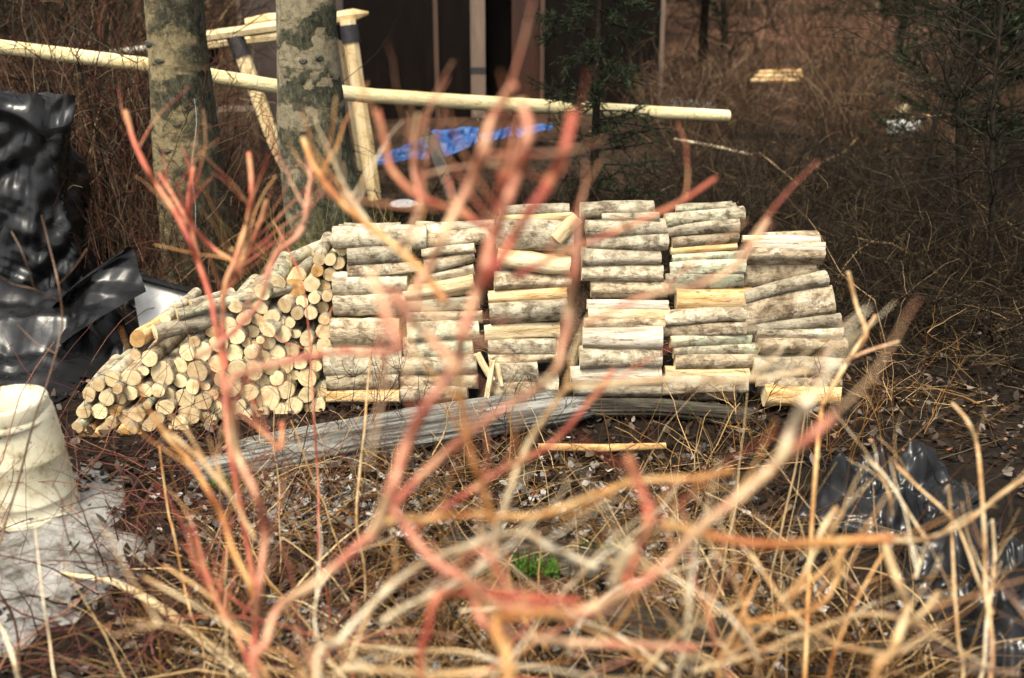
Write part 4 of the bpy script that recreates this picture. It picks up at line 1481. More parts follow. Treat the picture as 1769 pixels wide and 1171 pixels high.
for ci, col in enumerate(COLS):
    for k, (u0, v0, u1, v1, w, bk) in enumerate(col):
        dy = R.uniform(-0.015, 0.02) + (0.05 if k == 0 else 0)
        a, b = face_point(u0, v0, dy), face_point(u1, v1, dy)
        b.y = a.y + (b.y - a.y) * 0.5 + R.uniform(-0.02, 0.02)
        sh = R.uniform(-0.008, 0.008)
        a.x += sh
        b.x += sh + R.uniform(-0.012, 0.012)
        a.z += R.uniform(-0.004, 0.004)
        b.z += R.uniform(-0.004, 0.004)
        r = w * depth_of(a) / F / 2 * 1.04
        wd = 'thick' if w >= 32 else ('thin' if w < 18 else 'mid-sized')
        side_log(a, b, max(r * 1.12, 0.014), bk, f'{wd} {BARKW[bk]} log, {ORD[k]} from top in the {CN[ci]} column of the stack', 'firewood logs stacked lengthwise in columns', R.choice([0, 0, 0.25, 0.5]), R.choice([0.07, 0.10, 0.14]))
    # logs behind, filling the stack
    us = [x[0] for x in col] + [x[2] for x in col]
    um = sorted(us)
    ua, ub = um[len(um) // 4] + 14, um[3 * len(um) // 4] - (34 if ci == 5 else 18)
    vt, vb = col[0][1] + 22, col[-1][1] - 6
    nb = 5
    for k in range(nb):
        v = vt + (vb - vt) * k / (nb - 1)
        a, b = face_point(ua, v, 0.115), face_point(ub, v + R.uniform(-4, 4), 0.115)
        side_log(a, b, 0.078, R.choice('gb'), f'grey log half hidden behind the {CN[ci]} column, {ORD[k]} from top', 'logs half hidden inside the stack')

# rough logs on the sloping shoulder between both parts
for (u0, v0, u1, v1, w, bk, lab) in [
        (503, 448, 606, 404, 24, 'l', 'gnarled lichen-covered log on the sloping shoulder, uppermost'),
        (478, 468, 560, 430, 24, 'g', 'rough grey log on the sloping shoulder, below the gnarled lichen-covered one'),
        (540, 432, 612, 397, 20, 'g', 'grey log at the crest of the sloping shoulder'),
        (440, 490, 512, 462, 22, 'b', 'brown log on the sloping shoulder above the largest tan end'),
        (330, 528, 398, 508, 22, 'g', 'grey log lying sideways on the lower slope of the shoulder')]:
    a, b = face_point(u0, v0, 0.20), face_point(u1, v1, 0.30)
    side_log(a, b, w * depth_of(a) / F / 2, bk, lab, 'logs on the sloping shoulder of the stack', 0, 0.14)

# split ends standing out between the columns
for (u0, v0, u1, v1, w, lab) in [
        (996, 376, 962, 412, 26, 'pale split piece jutting out near the top between third and fourth columns'),
        (826, 612, 850, 655, 14, 'pale splinter leaning right, low in the third column'),
        (842, 690, 852, 625, 14, 'upright pale splinter low in the third column'),
        (858, 630, 866, 665, 10, 'short pale splinter low in the third column')]:
    a, b = face_point(u0, v0, -0.06), face_point(u1, v1, -0.05)
    side_log(a, b, w * depth_of(a) / F / 2 * 0.9, 'p', lab, 'splinters between the columns', 0.5, 0.2)

# weathered logs on the ground before the stack
def old_log(name, path, w, mat, label, cat='log', dz=0.0, splits=6, gn=0.10):
    pts = [Vector(p) for p in path]
    o_ = pts[0]
    q = (pts[-1] - pts[0]).normalized().to_track_quat('X', 'Z')
    qi = q.inverted()
    P = []
    for i in range(len(pts) - 1):
        for k in range(14 + (1 if i == len(pts) - 2 else 0)):
            P.append(qi @ (pts[i].lerp(pts[i + 1], k / 14) - o_))
    sides = 64
    V, Fq = [], []
    n = len(P)
    for i, p in enumerate(P):
        t = i / (n - 1)
        for k in range(sides):
            th = 2 * math.pi * k / sides
            # long splits run with the grain: depend on angle strongly, on length weakly
            g1 = noise.noise(Vector((math.cos(th) * splits, math.sin(th) * splits, p.x * 0.9)))
            r = w * (1 + gn * 1.6 * g1 - 0.22 * max(0, 1 - abs(g1) / 0.13))
            r *= 1 - 0.5 * max(0, abs(t - 0.5) * 2 - 0.93) / 0.07 * 0.5 + 0.06 * noise.noise(Vector((p.x * 6, k * 0.3, 3)))
            V.append((p.x + (0.05 * noise.noise(Vector((k * 0.6, 1, 2))) if i in (0, n - 1) else 0), p.y + r * math.cos(th), p.z + r * math.sin(th) * 0.85))
    for i in range(n - 1):
        for k in range(sides):
            k2 = (k + 1) % sides
            Fq.append((i * sides + k, i * sides + k2, (i + 1) * sides + k2, (i + 1) * sides + k))
    V += [tuple(P[0]), tuple(P[-1])]
    tri = []
    for k in range(sides):
        k2 = (k + 1) % sides
        tri += [(len(V) - 2, k2, k), (len(V) - 1, (n - 1) * sides + k, (n - 1) * sides + k2)]
    o = link(name, mesh_np(name, V, [Fq, tri], mat))
    o.rotation_mode = 'QUATERNION'
    o.rotation_quaternion = q
    o.location = o_
    if label:
        tag(o, label, cat)
    return o


def gpt(u, v, up):
    p = at_ground(u, v)
    p = at_y(u, v, p.y - up * p.y / (CAMH - up) * 0.9)
    return p


def on_z(u, v, z):
    d = ray(u, v)
    return Vector((0, 0, CAMH)) + d * ((z - CAMH) / d.z)


old_log('weathered_log', [on_z(335, 822, 0.04), on_z(620, 765, 0.045), on_z(1010, 704, 0.04)], 0.066, GREYWOOD, 'long silver-grey cracked log lying in front of the firewood stack')
old_log('weathered_log', [on_z(420, 774, 0.03), on_z(700, 722, 0.035), on_z(960, 686, 0.035)], 0.045, GREYWOOD, 'thinner grey cracked log behind the long silver-grey log')
old_log('rotten_log', [on_z(985, 704, 0.03), on_z(1140, 704, 0.03), on_z(1300, 720, 0.02)], 0.045, ROTTEN, 'dark rotten log at the foot of the right-hand columns')
old_log('rotten_log', [on_z(770, 958, 0.05), on_z(930, 968, 0.06), on_z(1090, 985, 0.05)], 0.07, ROTTEN, 'dark rotten log with bright green moss in the litter')
old_log('rotten_log', [on_z(1010, 1065, 0.04), on_z(1150, 1085, 0.05), on_z(1310, 1110, 0.04)], 0.055, ROTTEN, 'dark wet log in the litter at lower centre')
pole('yellow_stick', [on_z(930, 772, 0.03), on_z(1040, 774, 0.03), on_z(1150, 770, 0.03)], [0.014, 0.016, 0.012], BARK['o'], 'straight yellowish stick on the litter beside the grey log', 'stick')
pole('pale_branch', [on_z(105, 990, 0.05), on_z(195, 1004, 0.07), on_z(250, 1032, 0.08), on_z(300, 1064, 0.07), on_z(350, 1106, 0.06), on_z(405, 1152, 0.05), on_z(470, 1200, 0.04)], [0.006, 0.010, 0.013, 0.013, 0.012, 0.012, 0.012], BARK['p'],
     'pale peeled branch lying from the snow towards the bottom edge', 'branch', 8, 0.2)

# moss on the rotten log
g = np.random.default_rng(5)
cands = [on_z(g.uniform(890, 965), g.uniform(955, 985), 0.105) for _ in range(500)] + [on_z(g.uniform(1000, 1080), g.uniform(938, 952), 0.1) for _ in range(160)] + [on_z(g.uniform(360, 440), g.uniform(825, 840), 0.05) for _ in range(150)]
st = np.array([(p.x, p.y, p.z - 0.01 + g.uniform(-0.02, 0.008)) for p in cands])
P = grow(g, st, np.stack([g.normal(0, 0.6, len(st)), g.normal(0, 0.6, len(st)), np.ones(len(st))], 1), g.uniform(0.012, 0.03, len(st)), 3, 0.3, 0)
v, f = tubes_np(P, np.full((len(st), 4), 0.0022) * np.linspace(1, 0.4, 4)[None, :], 3)
tag(link('moss', mesh_np('moss', v, [f], MOSS)), 'bright green moss on the rotten log', kind='stuff')

# ------------------------------------------------------------------ ground cover
def scatter_ground(n, g, ulim, vlim, ymax=30):
    """points uniform over the ground area that lies in a wedge before the camera"""
    out = []
    y0, y1 = vlim
    while len(out) < n:
        y = y0 * (y1 / y0) ** g.uniform()
        x = g.uniform(ulim[0], ulim[1]) * (y + 0.6)
        out.append((x, y))
    return np.array(out)


def leaves_np(pts, g, smin, smax, lift=0.01):
    n = len(pts)
    z = np.array([gz(x, y) for x, y in pts]) + g.uniform(0.002, lift, n)
    s = g.uniform(smin, smax, n)
    a = g.uniform(0, 6.28, n)
    ti = g.normal(0, 0.35, (n, 2))
    ux = np.stack([np.cos(a), np.sin(a), ti[:, 0]], 1) * s[:, None]
    uy = np.stack([-np.sin(a), np.cos(a), ti[:, 1]], 1) * (s * g.uniform(0.5, 0.9, n))[:, None]
    c = np.stack([pts[:, 0], pts[:, 1], z], 1)
    up = np.array([0, 0, 1.0])
    cu = (s * g.uniform(-0.1, 0.4, n))[:, None] * up
    V = np.stack([c - ux * 0.5 + cu, c - ux * 0.15 - uy * 0.5, c + ux * 0.25 - uy * 0.4 + cu * 0.6, c + ux * 0.6 + cu, c + ux * 0.25 + uy * 0.4 + cu * 0.4, c - ux * 0.15 + uy * 0.5], 1)
    idx = np.arange(n * 6).reshape(n, 6)
    q = np.concatenate([idx[:, [0, 1, 2, 5]], idx[:, [5, 2, 3, 4]]], 0)
    return V.reshape(-1, 3), q


g = np.random.default_rng(21)
pts = scatter_ground(26000, g, (-0.75, 0.75), (1.9, 9))
pts = pts[[not (1.0 < p[0] < 1.75 and 2.5 < p[1] < 3.4) for p in pts]]
onsnow = lambda p: p[0] < -1.05 and p[1] < 3.2 and p[0] < -1.18 - 0.0 * p[1]
keep = np.array([not (onsnow(p) and g.uniform() < 0.80) for p in pts])
v, f = leaves_np(pts[keep], g, 0.015, 0.045, 0.03)
tag(link('leaf_litter', mesh_np('leaf_litter', v, [f], LEAF)), 'brown and grey fallen leaves on the ground', kind='stuff')
cl = []
for (u, v_, su, sv, n) in [(560, 880, 120, 35, 900), (480, 890, 50, 25, 300), (600, 1120, 150, 50, 700), (1180, 1030, 160, 60, 500), (1000, 870, 120, 50, 350), (560, 1140, 40, 40, 200)]:
    for _ in range(n):
        p = at_ground(g.normal(u, su), g.normal(v_, sv))
        if p.y < 6:
            cl.append((p.x, p.y))
v, f = leaves_np(np.array(cl), g, 0.015, 0.04, 0.035)
tag(link('pale_litter', mesh_np('pale_litter', v, [f], LEAFPALE)), 'grey weathered leaves lying before the grey log', kind='stuff')


def strand_cover(name, mat, label, n, g, ulim, ylim, lmin, lmax, r, upness, wander=0.18, grav=-0.06, segs=5, avoid=None, lift=0.02):
    pts = scatter_ground(n, g, ulim, ylim)
    if avoid is not None:
        pts = pts[[not avoid(p) for p in pts]]
    n = len(pts)
    st = np.array([(x, y, gz(x, y) + g.uniform(-0.01, lift)) for x, y in pts])
    a = g.uniform(0, 6.28, n)
    d = np.stack([np.cos(a), np.sin(a), np.abs(g.normal(upness, upness * 0.7 + 0.05, n))], 1)
    P = grow(g, st, d, g.uniform(lmin, lmax, n), segs, wander, grav)
    P[:, :, 2] = np.maximum(P[:, :, 2], st[:, None, 2] - 0.005)
    rr = r * (0.5 + 1.6 * g.uniform(0, 1, n) ** 3)[:, None] * np.linspace(1, 0.4, segs + 1)[None, :]
    v, f = tubes_np(P, rr, 3)
    return tag(link(name, mesh_np(name, v, [f], mat)), label, kind='stuff')


inpile = lambda p: -2.0 < p[0] < 1.55 and 3.55 < p[1] < 4.5
insnow = lambda p: p[0] < -1.12 and p[1] < 3.4 and g.uniform() < 0.45
inbag = lambda p: 0.82 < p[0] < 2.0 and 2.4 < p[1] < 3.5
inp2 = lambda p: inbag(p) or inpile(p) or insnow(p)
strand_cover('fallen_twigs', TW_RUST, 'small brown twigs lying all over the ground', 9000, g, (-0.75, 0.75), (1.9, 10), 0.06, 0.32, 0.0022, 0.12, avoid=inp2)
strand_cover('fallen_needles', TW_DARK, 'dark fine twigs and needles on the ground', 9000, g, (-0.75, 0.75), (1.9, 9), 0.04, 0.2, 0.0018, 0.1, avoid=inp2)
strand_cover('dry_grass', STRAW, 'dry straw-coloured grass and stalks in the foreground', 4600, g, (-0.34, 0.42), (1.9, 3.45), 0.08, 0.45, 0.0019, 0.75, 0.13, -0.10, 6, avoid=lambda p: inpile(p) or p[0] < -0.95 or inbag(p) or noise.noise(Vector((p[0] * 2.3, p[1] * 3.0, 6))) < g.uniform(-0.15, 0.12))
strand_cover('tall_straw', STRAW, 'taller bent straw stalks standing in the foreground', 620, g, (-0.32, 0.40), (1.35, 2.7), 0.3, 0.85, 0.0026, 1.1, 0.10, -0.06, 8, avoid=lambda p: p[0] < -0.8 or inbag(p))
strand_cover('matted_grass', STRAW, 'flattened matted dead grass on the litter', 3800, g, (-0.36, 0.46), (1.9, 4.2), 0.08, 0.35, 0.0026, 0.08, 0.10, -0.03, 4, avoid=lambda p: inpile(p) or p[0] < -1.0 or inbag(p) or noise.noise(Vector((p[0] * 2.3, p[1] * 3.0, 16))) < 0.0)
strand_cover('dry_grass', STRAW, 'thin dry grass round the grey logs and right of the stack', 1300, g, (-0.3, 0.6), (3.3, 5), 0.1, 0.4, 0.0018, 0.7, 0.14, -0.10, 6, avoid=lambda p: inpile(p) or inbag(p) or (p[0] > 1.45 and g.uniform() < 0.75))
# wine-red fine twigs over the snow and lower left
strand_cover('fallen_branches', TW_RUST, 'broken brown branches lying over the ground beyond the stack', 1500, g, (-0.6, 0.7), (5, 14), 0.3, 1.0, 0.006, 0.22, 0.15, -0.03)
strand_cover('red_twig_tangle', TW_FRONT, 'tangle of fine wine-red twigs over the snow at lower left', 480, g, (-0.62, -0.16), (1.95, 3.6), 0.35, 0.95, 0.0017, 0.7, 0.16, -0.05, 9, avoid=inpile)
strand_cover('red_twig_tangle', TW_RED, 'tangle of fine red-brown twigs across the lower centre', 500, g, (-0.35, 0.4), (2.0, 3.5), 0.25, 0.75, 0.0018, 0.6, 0.18, -0.06, 8, avoid=inpile)
# olive tuft at foot of the right aspen
pa = at_y(575, 440, 5.0)
st = np.stack([g.normal(pa.x + 0.02, 0.16, 700), g.normal(4.95, 0.08, 700), np.full(700, 0.05)], 1)
P = grow(g, st, np.stack([g.normal(0, 0.3, 700), g.normal(0, 0.3, 700), np.ones(700)], 1), g.uniform(0.2, 0.65, 700), 6, 0.12, -0.05)
v, f = tubes_np(P, 0.0024 * np.linspace(1, 0.3, 7)[None, :] * np.ones((700, 1)), 3)
tag(link('grass_tuft', mesh_np('grass_tuft', v, [f], OLIVE)), 'tuft of olive-green grass at the foot of the mossy aspen', 'grass tuft')

# ------------------------------------------------------------------ thickets
def thicket(name, mat, label, protos, spots, g):
    parts = []
    for (x, y, s) in spots:
        if 9 < y < 13.4 and 0.22 < x / y < 0.31:
            continue
        parts.append(place_np(protos[g.integers(0, len(protos))], x, y, gz(x, y), g.uniform(0, 6.28), s))
    v, f = join_np(parts)
    return tag(link(name, mesh_np(name, v, [f], mat)), label, kind='stuff')


B_up = [bush_np(s, 1.5, 0.9, 24, 110, 170, 0.0075, -0.01, 0.40, 0.12, 0.5) for s in (1, 2, 3)]
B_tangle = [bush_np(s, 0.85, 0.9, 34, 170, 200, 0.006, -0.10, 1.3, 0.22, 0.6) for s in (4, 5, 6)]
B_stalk = [bush_np(s, 0.8, 0.9, 12, 26, 14, 0.006, -0.10, 0.9, 0.2, 0.7) for s in (14, 15)]
B_far = [bush_np(s, 1.9, 1.3, 26, 150, 260, 0.012, -0.01, 0.7, 0.14, 0.5) for s in (7, 8)]

g = np.random.default_rng(33)
spots = [(g.uniform(-0.52, -0.31) * yy, yy, g.uniform(0.6, 1.0)) for yy in g.uniform(5.9, 9.0, 24)] + [(g.uniform(-0.30, -0.2) * yy, yy, g.uniform(0.35, 0.5)) for yy in g.uniform(6.2, 7.6, 7)] + [(g.uniform(-2.3, -1.35), g.uniform(5.1, 5.6), g.uniform(0.35, 0.55)) for _ in range(6)]
thicket('red_brush', TW_RED, 'thicket of thin red-brown stems behind and around the aspens', B_up, spots, g)
spots = [(-3.9 * yy / 12.0 - g.uniform(0, 4.5), yy, g.uniform(0.8, 1.2)) for yy in g.uniform(9.5, 15, 30)]
thicket('rust_brush', TW_RUST, 'thicket of bare rust-brown shrubs far at upper left', B_far, spots, g)
spots = [(g.uniform(-1.5, 0.9), g.uniform(5.0, 6.4), g.uniform(0.3, 0.5)) for _ in range(20)] + [(g.uniform(-0.6, 1.1), g.uniform(5.2, 7.6), g.uniform(0.45, 0.65)) for _ in range(18)]
spots += [(g.uniform(0.3, 1.6), g.uniform(5.2, 7.2), g.uniform(0.45, 0.7)) for _ in range(16)]
spots += [(g.uniform(1.6, 3.6), g.uniform(4.6, 7.2), g.uniform(0.5, 0.85)) for _ in range(36)]
spots += [(g.uniform(1.0, 5.2), g.uniform(7.2, 9.5), g.uniform(0.6, 0.9)) for _ in range(26)]
spots += [(g.uniform(-0.3, 2.6), g.uniform(5.0, 7.0), g.uniform(0.5, 0.8)) for _ in range(24)]
spots += [(1.5, 6.9, 0.8), (1.65, 7.15, 0.75), (1.38, 7.0, 0.7), (1.8, 7.3, 0.8)]
thicket('dark_brush', TW_DARK, 'tangle of dark wet brush behind and right of the woodpile', B_tangle, spots, g)
spots = [(g.uniform(0.5, 4.6), g.uniform(4.8, 9.0), g.uniform(0.5, 0.9)) for _ in range(40)]
thicket('brown_brush', TW_RUST, 'brown bare stalks among the dark brush right of the woodpile', B_stalk, spots, g)
spots = [(g.uniform(1.6, 5.5), g.uniform(9.2, 12.5), g.uniform(0.25, 0.5)) for _ in range(34)] + [(g.uniform(4.2, 9), g.uniform(13.5, 18), g.uniform(0.4, 0.8)) for _ in range(26)] + [(g.uniform(1.9, 3.2), g.uniform(13.6, 17), g.uniform(0.4, 0.6)) for _ in range(5)] + [(g.uniform(-16, 18), g.uniform(19, 30), g.uniform(1.0, 1.8)) for _ in range(70)]
thicket('far_brush', TW_FAR, 'rust-brown bare brush covering the far slope', B_far, spots, g)

# bare saplings and dark trunks that can be told apart
def sapling(base, top, r, label, seed, mat=DARKBARK, n=40, group='bare dark saplings at upper left'):
    g = np.random.default_rng(seed)
    root = empty('bare_sapling', base)
    tag(root, label, 'tree', group)
    d = top - base
    N = 14
    ts = np.linspace(0, 1, N)
    P = np.array([[d.x * t + 0.03 * math.sin(t * 7 + seed), d.y * t + 0.03 * math.cos(t * 6), d.z * t - 0.05] for t in ts])[None]
    v, f = tubes_np(P, r * np.linspace(1, 0.35, N)[None, :], 8)
    link('trunk', mesh_np('trunk', v, [f], mat), root)
    jj = g.integers(3, N, n)
    a = g.uniform(0, 6.28, n)
    B = grow(g, P[0, jj], np.stack([np.cos(a), np.sin(a), np.full(n, 0.6)], 1), g.uniform(0.25, 0.8, n), 6, 0.15, 0.0)
    parts = [tubes_np(B, r * 0.28 * np.linspace(1, 0.3, 7)[None, :] * np.ones((n, 1)), 3)]
    m2 = n * 3
    ii, j2 = g.integers(0, n, m2), g.integers(2, 7, m2)
    B2 = grow(g, B[ii, j2], (B[ii, j2] - B[ii, j2 - 1]) * 8 + g.normal(0, 0.6, (m2, 3)), g.uniform(0.08, 0.35, m2), 4, 0.2, 0.0)
    parts.append(tubes_np(B2, r * 0.14 * np.linspace(1, 0.4, 5)[None, :] * np.ones((m2, 1)), 3))
    v, f = join_np(parts)
    link('crown', mesh_np('crown', v, [f], mat), root)
    return root


def gnd(u, y):
    p = at_y(u, 300, y)
    return Vector((p.x, y, gz(p.x, y)))


sapling(gnd(112, 8.5), at_y(103, -120, 8.5), 0.035, 'dark upright sapling rising beside the top of the black tarp', 3)
sapling(gnd(108, 9.2), at_y(20, -140, 9.2), 0.035, 'dark leaning sapling crossing the upright one at upper left', 4)
sapling(gnd(195, 10), at_y(200, -120, 10), 0.03, 'thin dark sapling just left of the ochre aspen', 5)
sapling(gnd(20, 9.6), at_y(8, -120, 9.6), 0.03, 'thin dark sapling at the upper left edge above the pole', 6)
sapling(gnd(1738, 5.2), at_y(1750, -200, 5.2), 0.018, 'thin grey sapling standing tall at the right edge', 7, DARKBARK, 70, 'bare saplings at right')
sapling(gnd(1700, 5.9), at_y(1650, -160, 5.9), 0.02, 'thin dark sapling leaning left near the right edge', 8, DARKBARK, 80, 'bare saplings at right')
sapling(gnd(1600, 7.5), at_y(1680, -120, 7.5), 0.022, 'dark sapling leaning right above the white blotched log', 9, DARKBARK, 70, 'bare saplings at right')
sapling(gnd(1240, 14), at_y(1248, -60, 14), 0.07, 'dark far trunk just right of the shed', 10, DARKBARK, 40, 'bare saplings at right')


# conifers
def spruce(base, h, rad, dens, label, seed, z0=0.15, sparse=1.0, nsc=1.0):
    g = np.random.default_rng(seed)
    root = empty('spruce_tree', base)
    tag(root, label, 'spruce', 'spruces round the yard')
    mb = MB()
    mb.tube([(0, 0, -0.1), (0.01, 0, h * 0.5), (0, 0.01, h)], [h * 0.014, h * 0.009, 0.004], 8)
    mb.build('trunk', DARKBARK, root)
    n = int(dens)
    t = g.uniform(z0, 0.98, n)
    a = g.uniform(0, 6.28, n)
    L = rad * (1.02 - t) ** 0.8 * g.uniform(0.55, 1.1, n)
    st = np.stack([np.zeros(n), np.zeros(n), t * h], 1)
    B = grow(g, st, np.stack([np.cos(a), np.sin(a), g.uniform(-0.25, 0.15, n)], 1), L, 7, 0.08, 0.02)
    limb = tubes_np(B, h * 0.003 * np.linspace(1, 0.3, 8)[None, :] * np.ones((n, 1)), 3)
    m = int(n * 9 * sparse)
    ii, jj = g.integers(0, n, m), g.integers(2, 8, m)
    S = grow(g, B[ii, jj], (B[ii, jj] - B[ii, jj - 1]) * 6 / L[ii][:, None] + g.normal(0, 0.5, (m, 3)), g.uniform(0.06, 0.2, m) * rad * 1.3, 3, 0.15, -0.02)
    v1, f1 = join_np([limb, tubes_np(S, 0.0028 * np.ones((m, 4)), 3)])
    link('limbs', mesh_np('limbs', v1, [f1], DARKBARK), root)
    k = m * 22
    ii, jj = g.integers(0, m, k), g.integers(1, 4, k)
    fr = g.uniform(0, 1, k)[:, None]
    bp = S[ii, jj] * fr + S[ii, jj - 1] * (1 - fr)
    dd = (S[ii, jj] - S[ii, jj - 1])
    dd /= np.linalg.norm(dd, axis=1, keepdims=True) + 1e-9
    dd = dd * 0.9 + g.normal(0, 0.5, (k, 3))
    dd /= np.linalg.norm(dd, axis=1, keepdims=True)
    ln_ = (0.018 + 0.012 * g.uniform(0, 1, k))[:, None] * (1 + rad * 0.5) * (0.6 + 0.4 * nsc)
    w = np.cross(dd, g.normal(0, 1, (k, 3)))
    w /= np.linalg.norm(w, axis=1, keepdims=True) + 1e-9
    w *= 0.0011 * (1 + rad * 1.2) * nsc
    V = np.stack([bp - w, bp + w, bp + dd * ln_ + w * 0.4, bp + dd * ln_ - w * 0.4], 1).reshape(-1, 3)
    q = np.arange(k * 4).reshape(k, 4)
    link('needles', mesh_np('needles', V, [q], NEEDLE, False), root)
    return root


spruce(gnd(1025, 6.6), 2.5, 0.66, 95, 'sparse young spruce standing before the dark shed wall', 1, 0.16, 1.0, 1.1)
spruce(gnd(1200, 14.5), 5.0, 1.5, 170, 'green spruce far behind the right corner of the shed', 2, 0.28, 1.0, 1.9)
spruce(gnd(1530, 14.5), 6.0, 1.5, 190, 'dark spruce far off at upper right', 3, 0.2, 1.0, 1.9)
spruce(gnd(1650, 11.5), 5.0, 1.5, 200, 'dark spruce at upper right, second from the right edge', 4, 0.2, 1.0, 1.9)
spruce(gnd(1800, 7.5), 4.0, 1.2, 200, 'dark spruce cut off by the right edge', 5, 0.12, 1.0, 1.9)
spruce(gnd(1120, 22), 6.0, 1.7, 110, 'spruce rising far behind the shed roof', 6, 0.15)

# ------------------------------------------------------------------ shrubs before the woodpile: pruned stems
def smooth_path(pts, n=5):
    """Catmull-Rom through 3-d points"""
    P = [pts[0]] + list(pts) + [pts[-1]]
    out = []
    for i in range(1, len(P) - 2):
        for k in range(n):
            t = k / n
            a, b, c, d = P[i - 1], P[i], P[i + 1], P[i + 2]
            out.append(0.5 * ((2 * b) + (c - a) * t + (2 * a - 5 * b + 4 * c - d) * t * t + (3 * b - a - 3 * c + d) * t ** 3))
    out.append(pts[-1])
    return out


def shrub(name, label, cat, stems, base_px, bz, group=None, twigs=0):
    tw = {}
    root = empty(name, at_depth(*base_px, bz))
    root.location.z = gz(root.location.x, root.location.y)
    tag(root, label, cat, group)
    o_ = root.location.copy()
    for si, (pth, w0, w1, z0, z1, col, foot) in enumerate(stems):
        n = len(pth)
        pts, rad = [], []
        for i, (u, v) in enumerate(pth):
            t = i / max(1, n - 1)
            z = z0 + (z1 - z0) * t + 0.03 * math.sin(i * 2.3 + si)
            pts.append(at_depth(u, v, z) - o_)
            rad.append(0.60 * (w0 + (w1 - w0) * t) * z / F / 2)
        if foot:
            e = pts[-1]
            tgt = Vector((e.x * 0.5, e.y * 0.6 + 0.02, 0))
            pts += [e.lerp(tgt, 0.5) + Vector((0.01, 0.02, 0)), Vector((tgt.x, tgt.y, -0.03))]
            rad += [rad[-1], rad[-1] * 1.15]
        S = smooth_path(pts, 5)
        m = len(S)
        RR = np.interp(np.linspace(0, 1, m), np.linspace(0, 1, len(rad)), rad)
        # nodes: slight swellings along the stem
        RR = [r * (1 + 0.10 * max(0, math.sin(i * 0.9 + si)) ** 4) for i, r in enumerate(RR)]
        mb = MB()
        mb.tube(S, RR, 9, 0, 0, 0.10, si)
        o = mb.build('branch', STEM[col], root)
        if twigs:
            gg = np.random.default_rng(si * 13 + int(base_px[0]))
            A = np.array([tuple(p) for p in S])
            k = twigs
            jj = gg.integers(1, max(2, int(m * 0.85)), k)
            dd = A[jj] - A[np.minimum(jj + 1, m - 1)]
            dd /= np.linalg.norm(dd, axis=1, keepdims=True) + 1e-9
            Ls = gg.uniform(0.06, 0.24, k) * bz * 0.7
            Q = grow(gg, A[jj], dd + gg.normal(0, 0.45, (k, 3)) * np.array([1, 0.35, 1]) + np.array([0, 0.05, 0.25]), Ls, 7, 0.12, 0.03)
            tw.setdefault(col, []).append(tubes_np(Q, 0.0019 * gg.uniform(0.6, 1.35, k)[:, None] * np.linspace(1, 0.4, 8)[None, :], 4))
    for col, pr in tw.items():
        v, f = join_np(pr)
        link('side_twigs', mesh_np('side_twigs', v, [f], STEM[col]), root)['kind'] = 'stuff'
    return root


LEFT = [
    ([(217, 190), (230, 240), (250, 285), (272, 322), (300, 362), (325, 410), (345, 460), (362, 510), (372, 560), (385, 640), (395, 760), (420, 900), (440, 1010)], 15, 16, 2.1, 1.8, 'r', False),
    ([(275, 300), (300, 340), (330, 390), (370, 430), (400, 450), (418, 470)], 11, 14, 2.15, 2.05, 'r', False),
    ([(335, 290), (325, 350), (332, 400), (345, 455)], 10, 12, 2.1, 2.05, 'r', False),
    ([(430, 265), (435, 330), (425, 390), (408, 445), (390, 490), (385, 560), (390, 640)], 14, 15, 2.05, 1.9, 'r', False),
    ([(460, 345), (448, 385), (428, 435), (410, 465)], 9, 11, 2.05, 2.0, 'r', False),
    ([(400, 430), (408, 448), (420, 462)], 10, 10, 2.0, 2.0, 'o', False),
    ([(525, 250), (538, 290), (530, 350), (520, 400), (476, 440), (462, 480), (450, 520), (420, 556), (380, 592), (340, 615)], 11, 18, 1.95, 1.6, 'k', False),
    ([(524, 240), (545, 290), (590, 350), (640, 392), (690, 432), (730, 470), (770, 520)], 15, 24, 1.75, 1.4, 'o', False),
    ([(600, 335), (640, 392)], 20, 16, 1.7, 1.7, 'c', False),
    ([(690, 606), (640, 610), (585, 608), (540, 616), (480, 627), (430, 642), (396, 662), (400, 720), (412, 790), (440, 850), (456, 910), (455, 960), (446, 1020), (442, 1090), (440, 1180)], 24, 18, 1.35, 1.5, 'k', True),
    ([(262, 715), (290, 755), (330, 800), (358, 845), (383, 890), (402, 950), (428, 1000), (444, 1050)], 14, 17, 1.75, 1.55, 'o', False),
    ([(436, 690), (445, 735), (466, 757), (485, 775), (487, 730)], 10, 13, 1.7, 1.65, 'r', False),
    ([(328, 908), (345, 950), (356, 988), (380, 1050), (415, 1110), (436, 1160)], 9, 14, 1.8, 1.6, 'r', False),
    ([(300, 752), (380, 830), (440, 930)], 8, 10, 1.7, 1.6, 't', False),
]
shrub('red_shrub', 'blurred red-stemmed shrub rising before the cut log ends and left trunks', 'shrub', LEFT, (440, 1250), 1.5, 'red-stemmed shrubs in the foreground', 6)

